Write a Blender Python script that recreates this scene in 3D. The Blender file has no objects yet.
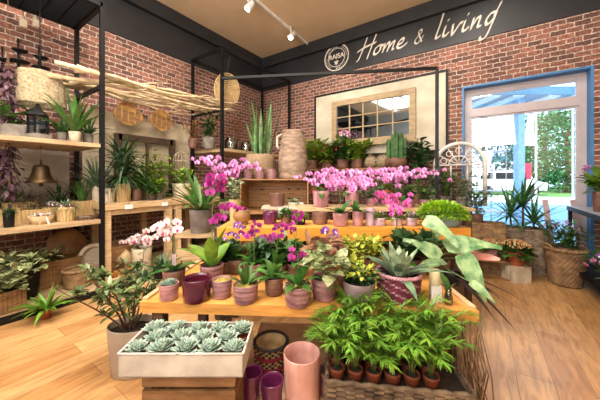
import bpy, math, random
from mathutils import Vector, Matrix, Euler
R = math.radians
rnd = random.Random(7)
SC = bpy.context.scene
COL = SC.collection
# ------------------------------------------------------------------ camera
F = 266.0; HOR = 179.0; H = 1.30; YAW = R(34.3)
CA, SA = math.cos(YAW), math.sin(YAW)
cam = bpy.data.cameras.new('camera'); camo = bpy.data.objects.new('camera', cam); COL.objects.link(camo)
cam.sensor_fit = 'HORIZONTAL'; cam.sensor_width = 36; cam.lens = 36 * F / 600
cam.shift_y = -(200 - HOR) / 600; cam.clip_start = 0.05; cam.clip_end = 300
camo.location = (0, 0, H); camo.rotation_euler = (R(90), 0, YAW)
SC.camera = camo
SC.view_settings.view_transform = 'Standard'; SC.view_settings.look = 'None'
SC.view_settings.exposure = 0.12; SC.view_settings.gamma = 1; SC.view_settings.use_curve_mapping = False
# ------------------------------------------------------------------ world and lights
w = bpy.data.worlds.new('sky'); SC.world = w; w.use_nodes = True
bg = w.node_tree.nodes['Background']; bg.inputs[0].default_value = (0.56, 0.78, 1.0, 1); bg.inputs[1].default_value = 3.6
def light(kind, loc, to, energy, color, **kw):
    l = bpy.data.lights.new(kind.lower() + '_light', kind); l.energy = energy; l.color = color
    for k, v in kw.items(): setattr(l, k, v)
    o = bpy.data.objects.new(l.name, l); COL.objects.link(o); o.location = loc
    o.rotation_euler = (Vector(to) - Vector(loc)).to_track_quat('-Z', 'Y').to_euler()
    return o
light('SUN', (0, -10, 20), (3, 4, 10.5), 6.5, (1, 0.96, 0.88), angle=R(1))
WARM = (1.0, 0.92, 0.82)
light('AREA', (-1.2, 0.6, 4.25), (-1.6, 1.6, 0), 215, WARM, shape='RECTANGLE', size=2.4, size_y=2.0)  # added warm fill, like the next two, kept out of view
light('AREA', (-3.0, 0.9, 4.2), (-3.6, 1.8, 0), 75, WARM, shape='RECTANGLE', size=1.0, size_y=2.4)
light('AREA', (-0.2, -1.6, 3.2), (-1.6, 3.5, 1.2), 85, (1.0, 0.93, 0.84), shape='RECTANGLE', size=2.4, size_y=1.4)
light('AREA', (-1.2, -1.6, 1.9), (-1.6, 0.6, 4.36), 170, (1.0, 0.93, 0.84), shape='RECTANGLE', size=3.0, size_y=1.4)  # added uplight behind the camera, unseen, brightens the ceiling
light('AREA', (-1.0, 0.2, 2.6), (-0.6, -2.6, 3.6), 8, (0.85, 0.92, 1.0), shape='RECTANGLE', size=1.6, size_y=1.0)  # added wash light, unseen, brightens the front wall for the mirror
for loc, to, e in (((-3.1, 2.2, 4.15), (-4.5, 2.2, 1.4), 95), ((-1.2, 3.0, 4.1), (-1.6, 5.1, 2.6), 110), ((-0.1, 3.3, 4.1), (0.25, 5.15, 3.0), 110),
                   ((-2.2, 3.2, 4.1), (-2.9, 5.1, 2.2), 100), ((-1.4, 0.9, 4.0), (-1.0, 1.6, 0.6), 150), ((-2.5, 0.8, 4.0), (-4.4, 0.7, 1.2), 90), ((-3.0, 3.3, 4.1), (-2.7, 3.0, 1.3), 130)):
    light('SPOT', loc, to, e, WARM, spot_size=R(75), spot_blend=0.7, shadow_soft_size=0.06)
# ------------------------------------------------------------------ picture <-> place
def cw(X, Y, z=0.0): return Vector((X * CA - Y * SA, X * SA + Y * CA, z))   # camera axes to world
def at(px, py, Y): return cw((px - 300) / F * Y, Y, H - (py - HOR) / F * Y)
def on(px, py, z): return at(px, py, F * (H - z) / (py - HOR))
def depth(p): return -p.x * SA + p.y * CA
def at_x(px, x, z):                      # point seen at column px on the plane x = const, height z
    a = (px - 300) / F; y = x * (CA + a * SA) / (a * CA - SA); return Vector((x, y, z))
def at_y(px, y, z):
    a = (px - 300) / F; x = y * (a * CA - SA) / (CA + a * SA); return Vector((x, y, z))
def bw(px, py, y):
    p = at_y(px, y, 0); return Vector((p.x, y, H - (py - HOR) / F * depth(p)))
def lw(px, py, x):
    p = at_x(px, x, 0); return Vector((x, p.y, H - (py - HOR) / F * depth(p)))
def mpp(p): return depth(p) / F           # metres per pixel, upright
def mpw(p):                               # metres per pixel, across
    d = depth(p); X = p.x * CA + p.y * SA; return d / F * d / math.hypot(d, X)
# ------------------------------------------------------------------ materials
def hx(s):
    c = [int(s[i:i + 2], 16) / 255 for i in (0, 2, 4)]
    return tuple(x / 12.92 if x <= 0.04045 else ((x + 0.055) / 1.055) ** 2.4 for x in c)
_m = {}
def mat(name, col, rough=0.6, col2=None, scale=8.0, bump=0.0, bscale=None, metal=0.0, island=0.0, emit=None, stretch=None, trans=0.0, spec=0.5, coat=0.0):
    if name in _m: return _m[name]
    m = bpy.data.materials.new(name); _m[name] = m; m.use_nodes = True
    nt = m.node_tree; N = nt.nodes; L = nt.links; b = N['Principled BSDF']
    c1 = hx(col) if isinstance(col, str) else col
    c2 = (hx(col2) if isinstance(col2, str) else col2) if col2 else tuple(x * 0.72 for x in c1)
    b.inputs['Roughness'].default_value = rough; b.inputs['Metallic'].default_value = metal
    b.inputs['Specular IOR Level'].default_value = spec; b.inputs['Coat Weight'].default_value = coat
    tc = N.new('ShaderNodeTexCoord'); mp = N.new('ShaderNodeMapping'); L.new(tc.outputs['Object'], mp.inputs[0])
    if stretch: mp.inputs['Scale'].default_value = stretch
    nz = N.new('ShaderNodeTexNoise'); nz.inputs['Scale'].default_value = scale; nz.inputs['Detail'].default_value = 5
    L.new(mp.outputs[0], nz.inputs[0])
    rp = N.new('ShaderNodeValToRGB'); rp.color_ramp.elements[0].position = 0.32; rp.color_ramp.elements[1].position = 0.68
    rp.color_ramp.elements[0].color = (*c2, 1); rp.color_ramp.elements[1].color = (*c1, 1)
    L.new(nz.outputs[0], rp.inputs[0]); out = rp.outputs[0]
    if island:
        g = N.new('ShaderNodeNewGeometry'); hs = N.new('ShaderNodeHueSaturation')
        mr = N.new('ShaderNodeMapRange'); mr.inputs[3].default_value = 1 - island; mr.inputs[4].default_value = 1 + island
        mh = N.new('ShaderNodeMapRange'); mh.inputs[3].default_value = 0.5 - island * 0.045; mh.inputs[4].default_value = 0.5 + island * 0.045
        L.new(g.outputs['Random Per Island'], mr.inputs[0]); L.new(g.outputs['Random Per Island'], mh.inputs[0])
        L.new(mr.outputs[0], hs.inputs['Value']); L.new(mh.outputs[0], hs.inputs['Hue']); L.new(out, hs.inputs['Color']); out = hs.outputs[0]
    L.new(out, b.inputs['Base Color'])
    if bump:
        n2 = N.new('ShaderNodeTexNoise'); n2.inputs['Scale'].default_value = bscale or scale * 4; n2.inputs['Detail'].default_value = 6
        L.new(mp.outputs[0], n2.inputs[0]); bp = N.new('ShaderNodeBump'); bp.inputs['Strength'].default_value = bump; bp.inputs['Distance'].default_value = 0.01
        L.new(n2.outputs[0], bp.inputs['Height']); L.new(bp.outputs[0], b.inputs['Normal'])
    if trans:
        tr = N.new('ShaderNodeBsdfTranslucent'); L.new(out, tr.inputs[0]); mx = N.new('ShaderNodeMixShader'); mx.inputs[0].default_value = trans
        L.new(b.outputs[0], mx.inputs[1]); L.new(tr.outputs[0], mx.inputs[2]); L.new(mx.outputs[0], N['Material Output'].inputs[0])
    if emit:
        b.inputs['Emission Color'].default_value = (*hx(emit[0]), 1); b.inputs['Emission Strength'].default_value = emit[1]
    return m
def glass_mat(name, tint=(1, 1, 1), refl=0.06):
    m = bpy.data.materials.new(name); m.use_nodes = True; nt = m.node_tree; N = nt.nodes; L = nt.links
    N.remove(N['Principled BSDF']); t = N.new('ShaderNodeBsdfTransparent'); t.inputs[0].default_value = (*tint, 1)
    g = N.new('ShaderNodeBsdfGlossy'); g.inputs['Roughness'].default_value = 0.02
    fr = N.new('ShaderNodeFresnel'); fr.inputs[0].default_value = 1.45
    ad = N.new('ShaderNodeMath'); ad.inputs[1].default_value = refl; L.new(fr.outputs[0], ad.inputs[0])
    mx = N.new('ShaderNodeMixShader'); L.new(ad.outputs[0], mx.inputs[0]); L.new(t.outputs[0], mx.inputs[1]); L.new(g.outputs[0], mx.inputs[2])
    L.new(mx.outputs[0], N['Material Output'].inputs[0]); return m
def leafm(name, col, col2=None, island=0.35, rough=0.45, scale=14, trans=0.16):
    c1 = tuple(x * .85 for x in hx(col)); c2 = tuple(x * .62 for x in hx(col2)) if col2 else None
    return mat(name, c1, rough, c2, scale=scale, island=island, trans=trans)
def brick_mat(name, axis):
    m = bpy.data.materials.new(name); m.use_nodes = True; nt = m.node_tree; N = nt.nodes; L = nt.links; b = N['Principled BSDF']
    tc = N.new('ShaderNodeTexCoord'); sp = N.new('ShaderNodeSeparateXYZ'); cb = N.new('ShaderNodeCombineXYZ')
    L.new(tc.outputs['Object'], sp.inputs[0]); L.new(sp.outputs[axis], cb.inputs[0]); L.new(sp.outputs[2], cb.inputs[1])
    nz = N.new('ShaderNodeTexNoise'); nz.inputs['Scale'].default_value = 22; nz.inputs['Detail'].default_value = 3
    L.new(cb.outputs[0], nz.inputs[0])
    sc = N.new('ShaderNodeVectorMath'); sc.operation = 'SCALE'; sc.inputs['Scale'].default_value = 0.03; L.new(nz.outputs['Color'], sc.inputs[0])
    ad = N.new('ShaderNodeVectorMath'); L.new(cb.outputs[0], ad.inputs[0]); L.new(sc.outputs[0], ad.inputs[1])
    br = N.new('ShaderNodeTexBrick'); L.new(ad.outputs[0], br.inputs[0]); br.inputs['Scale'].default_value = 1
    br.inputs['Brick Width'].default_value = 0.165; br.inputs['Row Height'].default_value = 0.071; br.inputs['Mortar Size'].default_value = 0.0065
    br.inputs['Mortar Smooth'].default_value = 0.25; br.inputs['Bias'].default_value = -0.1
    br.inputs['Color1'].default_value = (*hx('A06A58'), 1); br.inputs['Color2'].default_value = (*hx('5C403A'), 1); br.inputs['Mortar'].default_value = (*hx('C9BBAE'), 1)
    n2 = N.new('ShaderNodeTexNoise'); n2.inputs['Scale'].default_value = 30; n2.inputs['Detail'].default_value = 6; L.new(cb.outputs[0], n2.inputs[0])
    rp = N.new('ShaderNodeValToRGB'); rp.color_ramp.elements[0].position = 0.3; rp.color_ramp.elements[0].color = (0.4, 0.4, 0.42, 1); rp.color_ramp.elements[1].position = 0.7; rp.color_ramp.elements[1].color = (1.25, 1.22, 1.18, 1)
    L.new(n2.outputs[0], rp.inputs[0]); mx = N.new('ShaderNodeMix'); mx.data_type = 'RGBA'; mx.blend_type = 'MULTIPLY'; mx.inputs[0].default_value = 1
    L.new(br.outputs['Color'], mx.inputs[6]); L.new(rp.outputs[0], mx.inputs[7]); L.new(mx.outputs[2], b.inputs['Base Color']); b.inputs['Roughness'].default_value = 0.8
    bp = N.new('ShaderNodeBump'); bp.inputs['Strength'].default_value = 0.5; bp.inputs['Distance'].default_value = 0.01; bp.invert = True
    L.new(br.outputs['Fac'], bp.inputs['Height']); L.new(bp.outputs[0], b.inputs['Normal']); return m
def floor_mat():
    m = bpy.data.materials.new('oak_laminate'); m.use_nodes = True; nt = m.node_tree; N = nt.nodes; L = nt.links; b = N['Principled BSDF']
    tc = N.new('ShaderNodeTexCoord'); sp = N.new('ShaderNodeSeparateXYZ'); cb = N.new('ShaderNodeCombineXYZ')
    L.new(tc.outputs['Object'], sp.inputs[0]); L.new(sp.outputs[1], cb.inputs[0]); L.new(sp.outputs[0], cb.inputs[1])
    br = N.new('ShaderNodeTexBrick'); L.new(cb.outputs[0], br.inputs[0]); br.inputs['Scale'].default_value = 1; br.offset = 0.37
    br.inputs['Brick Width'].default_value = 1.15; br.inputs['Row Height'].default_value = 0.19; br.inputs['Mortar Size'].default_value = 0.0016
    br.inputs['Color1'].default_value = (*hx('DDB078'), 1); br.inputs['Color2'].default_value = (*hx('BC8A54'), 1); br.inputs['Mortar'].default_value = (*hx('7A5230'), 1)
    mp = N.new('ShaderNodeMapping'); mp.inputs['Scale'].default_value = (2.2, 14, 1); L.new(cb.outputs[0], mp.inputs[0])
    nz = N.new('ShaderNodeTexNoise'); nz.inputs['Scale'].default_value = 1.6; nz.inputs['Detail'].default_value = 8; nz.inputs['Distortion'].default_value = 1.2; L.new(mp.outputs[0], nz.inputs[0])
    rp = N.new('ShaderNodeValToRGB'); rp.color_ramp.elements[0].position = 0.3; rp.color_ramp.elements[0].color = (0.62, 0.55, 0.5, 1); rp.color_ramp.elements[1].position = 0.62; rp.color_ramp.elements[1].color = (1.08, 1.06, 1.04, 1)
    L.new(nz.outputs[0], rp.inputs[0]); mx = N.new('ShaderNodeMix'); mx.data_type = 'RGBA'; mx.blend_type = 'MULTIPLY'; mx.inputs[0].default_value = 0.9
    L.new(br.outputs['Color'], mx.inputs[6]); L.new(rp.outputs[0], mx.inputs[7]); L.new(mx.outputs[2], b.inputs['Base Color'])
    b.inputs['Roughness'].default_value = 0.4; b.inputs['Specular IOR Level'].default_value = 0.7; b.inputs['Coat Weight'].default_value = 0.4; b.inputs['Coat Roughness'].default_value = 0.3
    return m
def woodm(name, c1, c2, s=(3, 3, 30), rough=0.6): return mat(name, c1, rough, c2, scale=2.0, stretch=s, bump=0.15, bscale=3)
# ------------------------------------------------------------------ mesh building
class MB:
    def __init__(s): s.v = []; s.f = []; s.m = []; s.mi = 0
    def face(s, *i): s.f.append(i); s.m.append(s.mi)
    def box(s, x0, x1, y0, y1, z0, z1, M=None):
        b = len(s.v)
        for z in (z0, z1):
            for x, y in ((x0, y0), (x1, y0), (x1, y1), (x0, y1)):
                p = Vector((x, y, z)); s.v.append(M @ p if M else p)
        for q in ((3, 2, 1, 0), (4, 5, 6, 7), (0, 1, 5, 4), (1, 2, 6, 5), (2, 3, 7, 6), (3, 0, 4, 7)): s.face(*[b + k for k in q])
        return s
    def bar(s, a, b, wx, wy=None, up=(0, 0, 1)):
        a = Vector(a); b = Vector(b); d = b - a; L = d.length; d.normalize(); wy = wy or wx
        u = Vector(up)
        if abs(d.dot(u)) > 0.95: u = Vector((0, 1, 0))
        x = d.cross(u).normalized(); y = x.cross(d)
        M = Matrix((x, y, d)).transposed().to_4x4(); M.translation = a
        return s.box(-wx / 2, wx / 2, -wy / 2, wy / 2, 0, L, M)
    def lathe(s, prof, n=24, mod=None, c=(0, 0, 0), rx=1.0, ry=1.0, sq=1.0, cap=True):
        b = len(s.v); cx, cy, cz = c
        for j, (r, z) in enumerate(prof):
            for i in range(n):
                t = 2 * math.pi * i / n; rr = r + (mod(t, j, z) if mod else 0)
                co, si = math.cos(t), math.sin(t)
                if sq != 1: co = math.copysign(abs(co) ** sq, co); si = math.copysign(abs(si) ** sq, si)
                s.v.append(Vector((cx + rr * rx * co, cy + rr * ry * si, cz + z)))
        for j in range(len(prof) - 1):
            for i in range(n):
                k = (i + 1) % n; s.face(b + j * n + i, b + j * n + k, b + (j + 1) * n + k, b + (j + 1) * n + i)
        if cap: s.face(*[b + i for i in reversed(range(n))]); s.face(*[b + (len(prof) - 1) * n + i for i in range(n)])
        return s
    def ball(s, c, r, n=10, m=7, sz=1.0):
        return s.lathe([(r * math.sin(math.pi * (k + 0.02) / (m + 0.04)), r * sz * -math.cos(math.pi * (k + 0.02) / (m + 0.04))) for k in range(m + 1)], n, None, c)
    def tube(s, pts, r0, r1=None, n=6, flat=1.0):
        pts = [Vector(p) for p in pts]; r1 = r0 if r1 is None else r1; b = len(s.v); x = None; N = len(pts)
        for j, p in enumerate(pts):
            t = (pts[min(j + 1, N - 1)] - pts[max(j - 1, 0)]); t = t.normalized() if t.length > 1e-9 else Vector((0, 0, 1))
            if x is None:
                x = t.orthogonal().normalized()
            x = (x - t * x.dot(t)); x = x.normalized() if x.length > 1e-6 else t.orthogonal().normalized(); y = t.cross(x)
            r = r0 + (r1 - r0) * j / max(1, N - 1)
            for i in range(n):
                a = 2 * math.pi * i / n; s.v.append(p + x * math.cos(a) * r + y * math.sin(a) * r * flat)
        for j in range(N - 1):
            for i in range(n):
                k = (i + 1) % n; s.face(b + j * n + i, b + j * n + k, b + (j + 1) * n + k, b + (j + 1) * n + i)
        s.face(*[b + i for i in reversed(range(n))]); s.face(*[b + (N - 1) * n + i for i in range(n)])
        return s
    def leaf(s, base, d, L, W, droop=0.5, fold=0.15, seg=5, shape='oval', roll=0.0, wave=0.0):
        p = Vector(base); t = Vector(d).normalized(); b = len(s.v); st = L / seg; dn = Vector((0, 0, -1))
        side = t.cross(Vector((0, 0, 1)))
        side = side.normalized() if side.length > 0.05 else Vector((1, 0, 0))
        if roll: side = Matrix.Rotation(roll, 3, t) @ side
        for j in range(seg + 1):
            u = j / seg
            if shape == 'oval': wd = math.sin(math.pi * (0.04 + 0.94 * u) ** 0.85)
            elif shape == 'lance': wd = math.sin(math.pi * min(1, 0.08 + 0.92 * u) ** 0.6) if u < 1 else 0.03
            elif shape == 'strap': wd = min(1, 0.55 + u * 1.2) * (1 - u ** 4) + 0.03
            elif shape == 'heart': wd = (max(0.05, 1 - u)) ** 0.7 * min(1.0, 0.62 + u * 2.4)
            elif shape == 'petal': wd = math.sin(math.pi * (0.05 + 0.83 * u) ** 1.3)
            wv = W / 2 * max(wd, 0.03); nrm = side.cross(t).normalized()
            ex = math.sin(u * 9 + b) * wave * W
            s.v.append(p - side * wv + nrm * (fold * wv + ex)); s.v.append(p.copy()); s.v.append(p + side * wv + nrm * (fold * wv - ex))
            t = (t + dn * droop / seg * (1 if t.z > -0.9 else 0)).normalized(); side = (side - t * side.dot(t)).normalized(); p = p + t * st
        for j in range(seg):
            q = b + j * 3; s.face(q, q + 1, q + 4, q + 3); s.face(q + 1, q + 2, q + 5, q + 4)
        return s
    def mesh(s, name, mats, smooth=True):
        me = bpy.data.meshes.new(name); me.from_pydata([tuple(v) for v in s.v], [], s.f)
        for m in (mats if isinstance(mats, (list, tuple)) else [mats]): me.materials.append(m)
        if any(s.m): me.polygons.foreach_set('material_index', s.m)
        if smooth: me.polygons.foreach_set('use_smooth', [True] * len(s.f))
        me.update(); return me
    def build(s, name, mats, parent=None, smooth=True, loc=(0, 0, 0)):
        o = bpy.data.objects.new(name, s.mesh(name, mats, smooth)); COL.objects.link(o); o.location = loc
        if parent: o.parent = parent
        return o
def tag(o, label, cat, group=None, kind=None):
    o['label'] = label; o['category'] = cat
    if group: o['group'] = group
    if kind: o['kind'] = kind
    return o
def thing(name, label, cat, loc, rz=0.0, group=None):
    o = bpy.data.objects.new(name, None); COL.objects.link(o); o.location = loc; o.rotation_euler = (0, 0, rz); o.empty_display_size = 0.05
    return tag(o, label, cat, group)
def struct(name, mb, m, smooth=False):
    o = mb.build(name, m, None, smooth); o['kind'] = 'structure'; return o
def inst(me, name, parent, loc=(0, 0, 0), rot=(0, 0, 0), sc=1.0):
    o = bpy.data.objects.new(name, me); COL.objects.link(o); o.parent = parent; o.location = loc
    o.rotation_euler = rot; o.scale = (sc, sc, sc) if not isinstance(sc, (tuple, list)) else sc
    return o
def copy_tree(o, parent=None):
    c = o.copy(); COL.objects.link(c); c.parent = parent
    for ch in [x for x in bpy.data.objects if x.parent == o]: copy_tree(ch, c)
    return c
def dirv(az, el): return Vector((math.cos(az) * math.cos(el), math.sin(az) * math.cos(el), math.sin(el)))
def U(a, b): return rnd.uniform(a, b)
# ------------------------------------------------------------------ shared materials
M_soil = mat('potting_soil', '3A2A1E', 0.95, '1E1510', 40, bump=0.8)
M_mesh = mat('dark_mesh', '0E0E10', 0.8, '0A0A0C', 6, spec=0.1)
M_black = mat('black_steel', '141416', 0.5, '0E0E10', 6, spec=0.25)
M_oak = woodm('honey_pine', 'D69C4E', 'B47C38')
M_pale = woodm('pale_timber', 'D2B58C', 'A88A62')
M_crate = woodm('crate_wood', 'A67C50', '6E4E30')
M_dark = woodm('dark_timber', '5A4332', '33261C')
M_wick = mat('wicker', 'A88860', 0.75, '7A5E42', 14, island=0.25)
M_wickg = mat('grey_wicker', 'A08C78', 0.8, '6E5C4C', 14, island=0.3)
M_pink = mat('dusty_pink_ceramic', 'C2908C', 0.4, '9C6868', 14, bump=0.25)
M_pinkd = mat('mauve_stoneware', 'A87C7C', 0.45, '744E54', 12, bump=0.35, stretch=(1, 1, 3))
M_lilac = mat('pale_lilac_ceramic', 'CDB4BE', 0.35, 'B898A6', 10)
M_burg = mat('burgundy_glaze', '57162C', 0.16, '3C0F20', 8, coat=0.5)
M_plum = mat('plum_glaze', '6A2350', 0.2, '4C173C', 8, coat=0.4)
M_terra = mat('terracotta', 'B5603C', 0.8, '8F4528', 12, bump=0.2)
M_brownp = mat('brown_clay', '86604F', 0.6, '583A30', 10, bump=0.2)
M_plast = mat('brown_plastic_pot', '7E4028', 0.45, '5E2C1C', 10)
M_cream = mat('cream_ceramic', 'D9CDB8', 0.5, 'BBAA90', 8, bump=0.15)
M_grey = mat('grey_concrete', '8E867E', 0.85, '665F58', 12, bump=0.35)
M_blueg = mat('blue_grey_zinc', '8FA6AE', 0.4, '6F858E', 6)
M_bamboo = mat('bamboo_slats', 'CDB07A', 0.7, 'A5875A', 14, stretch=(6, 6, 0.6), bump=0.3)
M_moss = mat('straw_moss', 'C9B25A', 0.95, '8C7A36', 60, bump=1.0)
G_mid = leafm('mid_green_leaf', '5E8A3C', '3B6428')
G_dark = leafm('dark_green_leaf', '3C6434', '234420')
G_lime = leafm('lime_leaf', '9DBB3A', '6C9128')
G_palm = leafm('palm_leaf', '86B038', '4A8020', island=0.5)
G_grey = leafm('grey_green_leaf', '7F9A78', '58755A')
G_sil = leafm('silver_green_leaf', 'B4C4A0', '7C9A74', scale=30)
G_vari = leafm('variegated_leaf', 'C8CC96', '4E7038', scale=45, island=0.3)
G_orch = leafm('orchid_leaf', '4F8434', '34642A', island=0.25, rough=0.3)
G_succ = leafm('powdery_succulent_leaf', 'C6DACA', '94B49E', island=0.2, rough=0.6, trans=0.1)
G_stem = mat('green_stem', '6A7F3C', 0.5, '4C5E2C', 20)
B_stem = mat('woody_stem', '6E4E34', 0.8, '4A3424', 20)
M_pet = {}
def petal(name, c1, c2): return mat(name, c1, 0.6, c2, scale=45, island=0.28, trans=0.12)
PK = (petal('pink_petal', 'EDB4E2', 'C868BC'), petal('pink_lip', 'C02C84', '9A1A60'))
HP = (petal('hot_pink_petal', 'E070BC', 'C44496'), petal('hot_pink_lip', '9C1A5E', '7A1048'))
MG = (petal('magenta_petal', 'BE2E9A', '8E1874'), petal('magenta_lip', '5C0E48', '480A38'))
WH = (petal('white_petal', 'FBF2F2', 'F0D4DC'), petal('crimson_lip', 'B83468', '8E1C48'))
FL_ = 0
RD = (petal('crimson_petal', 'A61E4A', '7A1030'), petal('yellow_lip', 'E0B040', 'B08020'))
VI = (petal('violet_petal', 'B070C8', '7C3A9C'), petal('violet_lip', 'F0E0F4', 'C8A8D8'))
# ------------------------------------------------------------------ pots
def pot_mb(rt, rb, h, style='plain', wall=0.005, rx=1.0, ry=1.0, sq=1.0, n=28):
    mb = MB(); mod = None; wall = max(wall, rt * 0.06)
    inn = [(rt - wall, h - wall * 0.4), (rt - wall * 1.3, h * 0.8), (max(rb - wall, rb * 0.8), wall * 2)]
    if style == 'plain': out = [(rb * 0.96, 0), (rb, h * 0.02), (rb + (rt - rb) * 0.3, h * 0.3), (rb + (rt - rb) * 0.7, h * 0.7), (rt, h * 0.98), (rt - wall * 0.4, h)]
    elif style == 'rim': out = [(rb, 0), (rb + (rt - rb) * 0.75, h * 0.74), (rt * 0.95, h * 0.76), (rt, h * 0.78), (rt, h * 0.985), (rt - wall * 0.3, h)]
    elif style == 'rings':
        out = [(rb * 0.94, 0)]
        for k in range(1, 17):
            u = k / 16; bul = math.sin(u * math.pi) * 0.06 * rt
            out.append((rb + (rt - rb) * u + bul + (0.018 * rt if k % 4 in (0, 1) else -0.012 * rt), h * u * 0.99))
        out.append((rt - wall * 0.4, h))
    elif style == 'rib':
        n = 72; mod = lambda t, j, z: (0.04 * rt if int(t * 18 / math.pi + 0.01) % 2 else -0.03 * rt) if 0 < z < h * 0.97 else 0
        out = [(rb, 0), (rb, h * 0.02), (rt, h * 0.96), (rt, h)]
    elif style == 'round': out = [(rb, 0)] + [(rb + (rt - rb) * (k / 9) + math.sin(math.pi * k / 9) * 0.18 * rt, h * k / 9) for k in range(1, 9)] + [(rt, h)]
    mb.lathe(out + inn, n, mod, rx=rx, ry=ry, sq=sq); return mb
def weave_mb(rt, rb, h, stakes=20, rows=10, rx=1.0, ry=1.0, sq=1.0, belly=0.0, rim=True, amp=0.05, mi_row=None):
    mb = MB(); n = stakes * 4; prof = []
    for j in range(rows):
        for k in range(2):
            u = (j + k * 0.5 + 0.25) / rows; prof.append((rb + (rt - rb) * u + math.sin(u * math.pi) * belly * rt + (0.012 * rt if k else -0.02 * rt), h * u))
    A = amp * rt
    def mod(t, j, z):
        if j >= len(prof): return 0
        return A * math.sin(t * stakes + math.pi * (j // 2)) * (1 if j % 2 else 0.6)
    full = prof + [(rt - 0.08 * rt, h), (rt - 0.1 * rt, h * 0.7), (rb * 0.85, h * 0.05)]
    mb.lathe([(rb * 0.95, 0)] + full if False else full, n, mod, rx=rx, ry=ry, sq=sq)
    if mi_row:
        for fi in range(len(mb.m)):
            if fi < n * (len(prof) - 1): mb.m[fi] = mi_row((fi // n) // 2, fi % n)
    return mb
def rim_mb(r, h, t, rx=1, ry=1, sq=1.0, twist=True, n=96):
    pts = []
    mb = MB()
    for ph in ((0, math.pi) if twist else (0,)):
        pts = []
        for i in range(n + 1):
            a = 2 * math.pi * i / n; co, si = math.cos(a), math.sin(a)
            if sq != 1: co = math.copysign(abs(co) ** sq, co); si = math.copysign(abs(si) ** sq, si)
            k = t * 0.5 if twist else 0
            pts.append(((r + k * math.cos(a * 24 + ph)) * rx * co, (r + k * math.cos(a * 24 + ph)) * ry * si, h + k * math.sin(a * 24 + ph)))
        mb.tube(pts, t * 0.55, n=5)
    return mb
def soil(root, r, z, m=None, rx=1, ry=1, sq=1, name='soil'):
    mb = MB(); prof = [(r * k / 5, (0.012 if k < 5 else 0) * (1 - (k / 5) ** 2) + U(0, 0.003)) for k in range(5, 0, -1)]
    mb.lathe(prof, 20, lambda t, j, z_: U(-.002, .002) if j else 0, (0, 0, z), rx=rx, ry=ry, sq=sq); return mb.build(name, m or M_soil, root)
def pot(root, rt, h, m, style='plain', rb=None, fill=True, **k):
    rb = rb or rt * 0.85
    if style == 'weave':
        o = weave_mb(rt, rb, h, k.get('stakes', 16), k.get('rows', 8), k.get('rx', 1), k.get('ry', 1), k.get('sq', 1), k.get('belly', 0)).build('basket', m, root)
        rim_mb(rt * 0.97, h, rt * 0.08, k.get('rx', 1), k.get('ry', 1), k.get('sq', 1)).build('rim', m, o)
    else:
        kk = {a: b for a, b in k.items() if a in ('rx', 'ry', 'sq')}
        o = pot_mb(rt, rb, h, style, **kk).build('pot', m, root)
    if fill: soil(root, rt * 0.9, h * 0.84, None if fill is True else fill, k.get('rx', 1), k.get('ry', 1), k.get('sq', 1), 'soil' if fill is True else 'moss')
    return o
# ------------------------------------------------------------------ plants
def strap(root, z, n, L, W, m, el=(40, 85), droop=0.9, r0=0.02, shape='strap', seg=7, fold=0.25, name='foliage', az=(0, 360), mats=None):
    mb = MB()
    for i in range(n):
        a = R(az[0] + (az[1] - az[0]) * (i + U(0, .8)) / n); e = R(U(*el)); l = L * U(.7, 1.05)
        mb.leaf(dirv(a, 0) * r0 * U(.2, 1) + Vector((0, 0, z)), dirv(a, e), l, W * U(.8, 1.1), droop * U(.6, 1.3), fold, seg, shape)
    return mb.build(name, m, root)
def bush(root, z, h, rad, n, L, W, m, stems=6, shape='oval', low=0.15, droop=0.5, sm=None, fold=0.2, name='foliage'):
    sb = MB(); mb = MB(); tips = []
    for i in range(stems):
        a = 2 * math.pi * (i + U(0, .7)) / stems; rr = rad * U(.25, .85); hh = h * U(.6, .95)
        pts = [Vector((math.cos(a) * rr * u ** 1.3 + U(-.01, .01), math.sin(a) * rr * u ** 1.3 + U(-.01, .01), z - 0.01 + hh * u)) for u in (0, .25, .5, .75, 1)]
        sb.tube(pts, max(.0018, h * .011), h * .004, 5); tips.append(pts)
    for i in range(n):
        pts = tips[i % stems]; u = low + (1 - low) * (1 - rnd.random() ** 1.4); k = min(3, int(u * 4)); p = pts[k].lerp(pts[k + 1], u * 4 - k)
        p = p + Vector((U(-1, 1), U(-1, 1), U(-.6, .8))) * rad * 0.28
        out = Vector((p.x, p.y, 0)); out = out.normalized() if out.length > 1e-4 else Vector((1, 0, 0))
        d = (out * U(.3, 1.2) + Vector((U(-.9, .9), U(-.9, .9), U(-.1, 1.1))))
        mb.leaf(p, d, L * U(.7, 1.15), W * U(.75, 1.15), droop, fold, 4, shape)
    sb.build('stems', sm or G_stem, root); return mb.build(name, m, root)
def palm_mb(z, h, spread, nf=9, ll=0.07, lw_=0.011, nl=9):
    sb = MB(); mb = MB()
    for i in range(nf):
        a = 2 * math.pi * (i + U(0, .8)) / nf; hh = h * U(.6, 1.0); rr = spread * U(.4, 1.0); pts = []
        for k in range(8):
            u = k / 7; pts.append(Vector((math.cos(a) * rr * u ** 1.8 + math.cos(a) * .008, math.sin(a) * rr * u ** 1.8 + math.sin(a) * .008, z + hh * (u ** .85 - .22 * u ** 5))))
        sb.tube(pts, .0018, .0008, 4)
        for k in range(nl):
            u = 2.0 + 5 * k / (nl - 1); j = min(6, int(u)); p = pts[j].lerp(pts[j + 1], u - j); t = (pts[j + 1] - pts[j]).normalized(); sd = t.cross(Vector((0, 0, 1))).normalized()
            for sg in (-1, 1):
                mb.leaf(p, t * (.55 + .12 * k) + sd * sg + Vector((0, 0, .3)), ll * (1 - .05 * abs(k - nl / 2)) * U(.8, 1.1), lw_, .5, .2, 3, 'lance')
    return mb, sb
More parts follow.
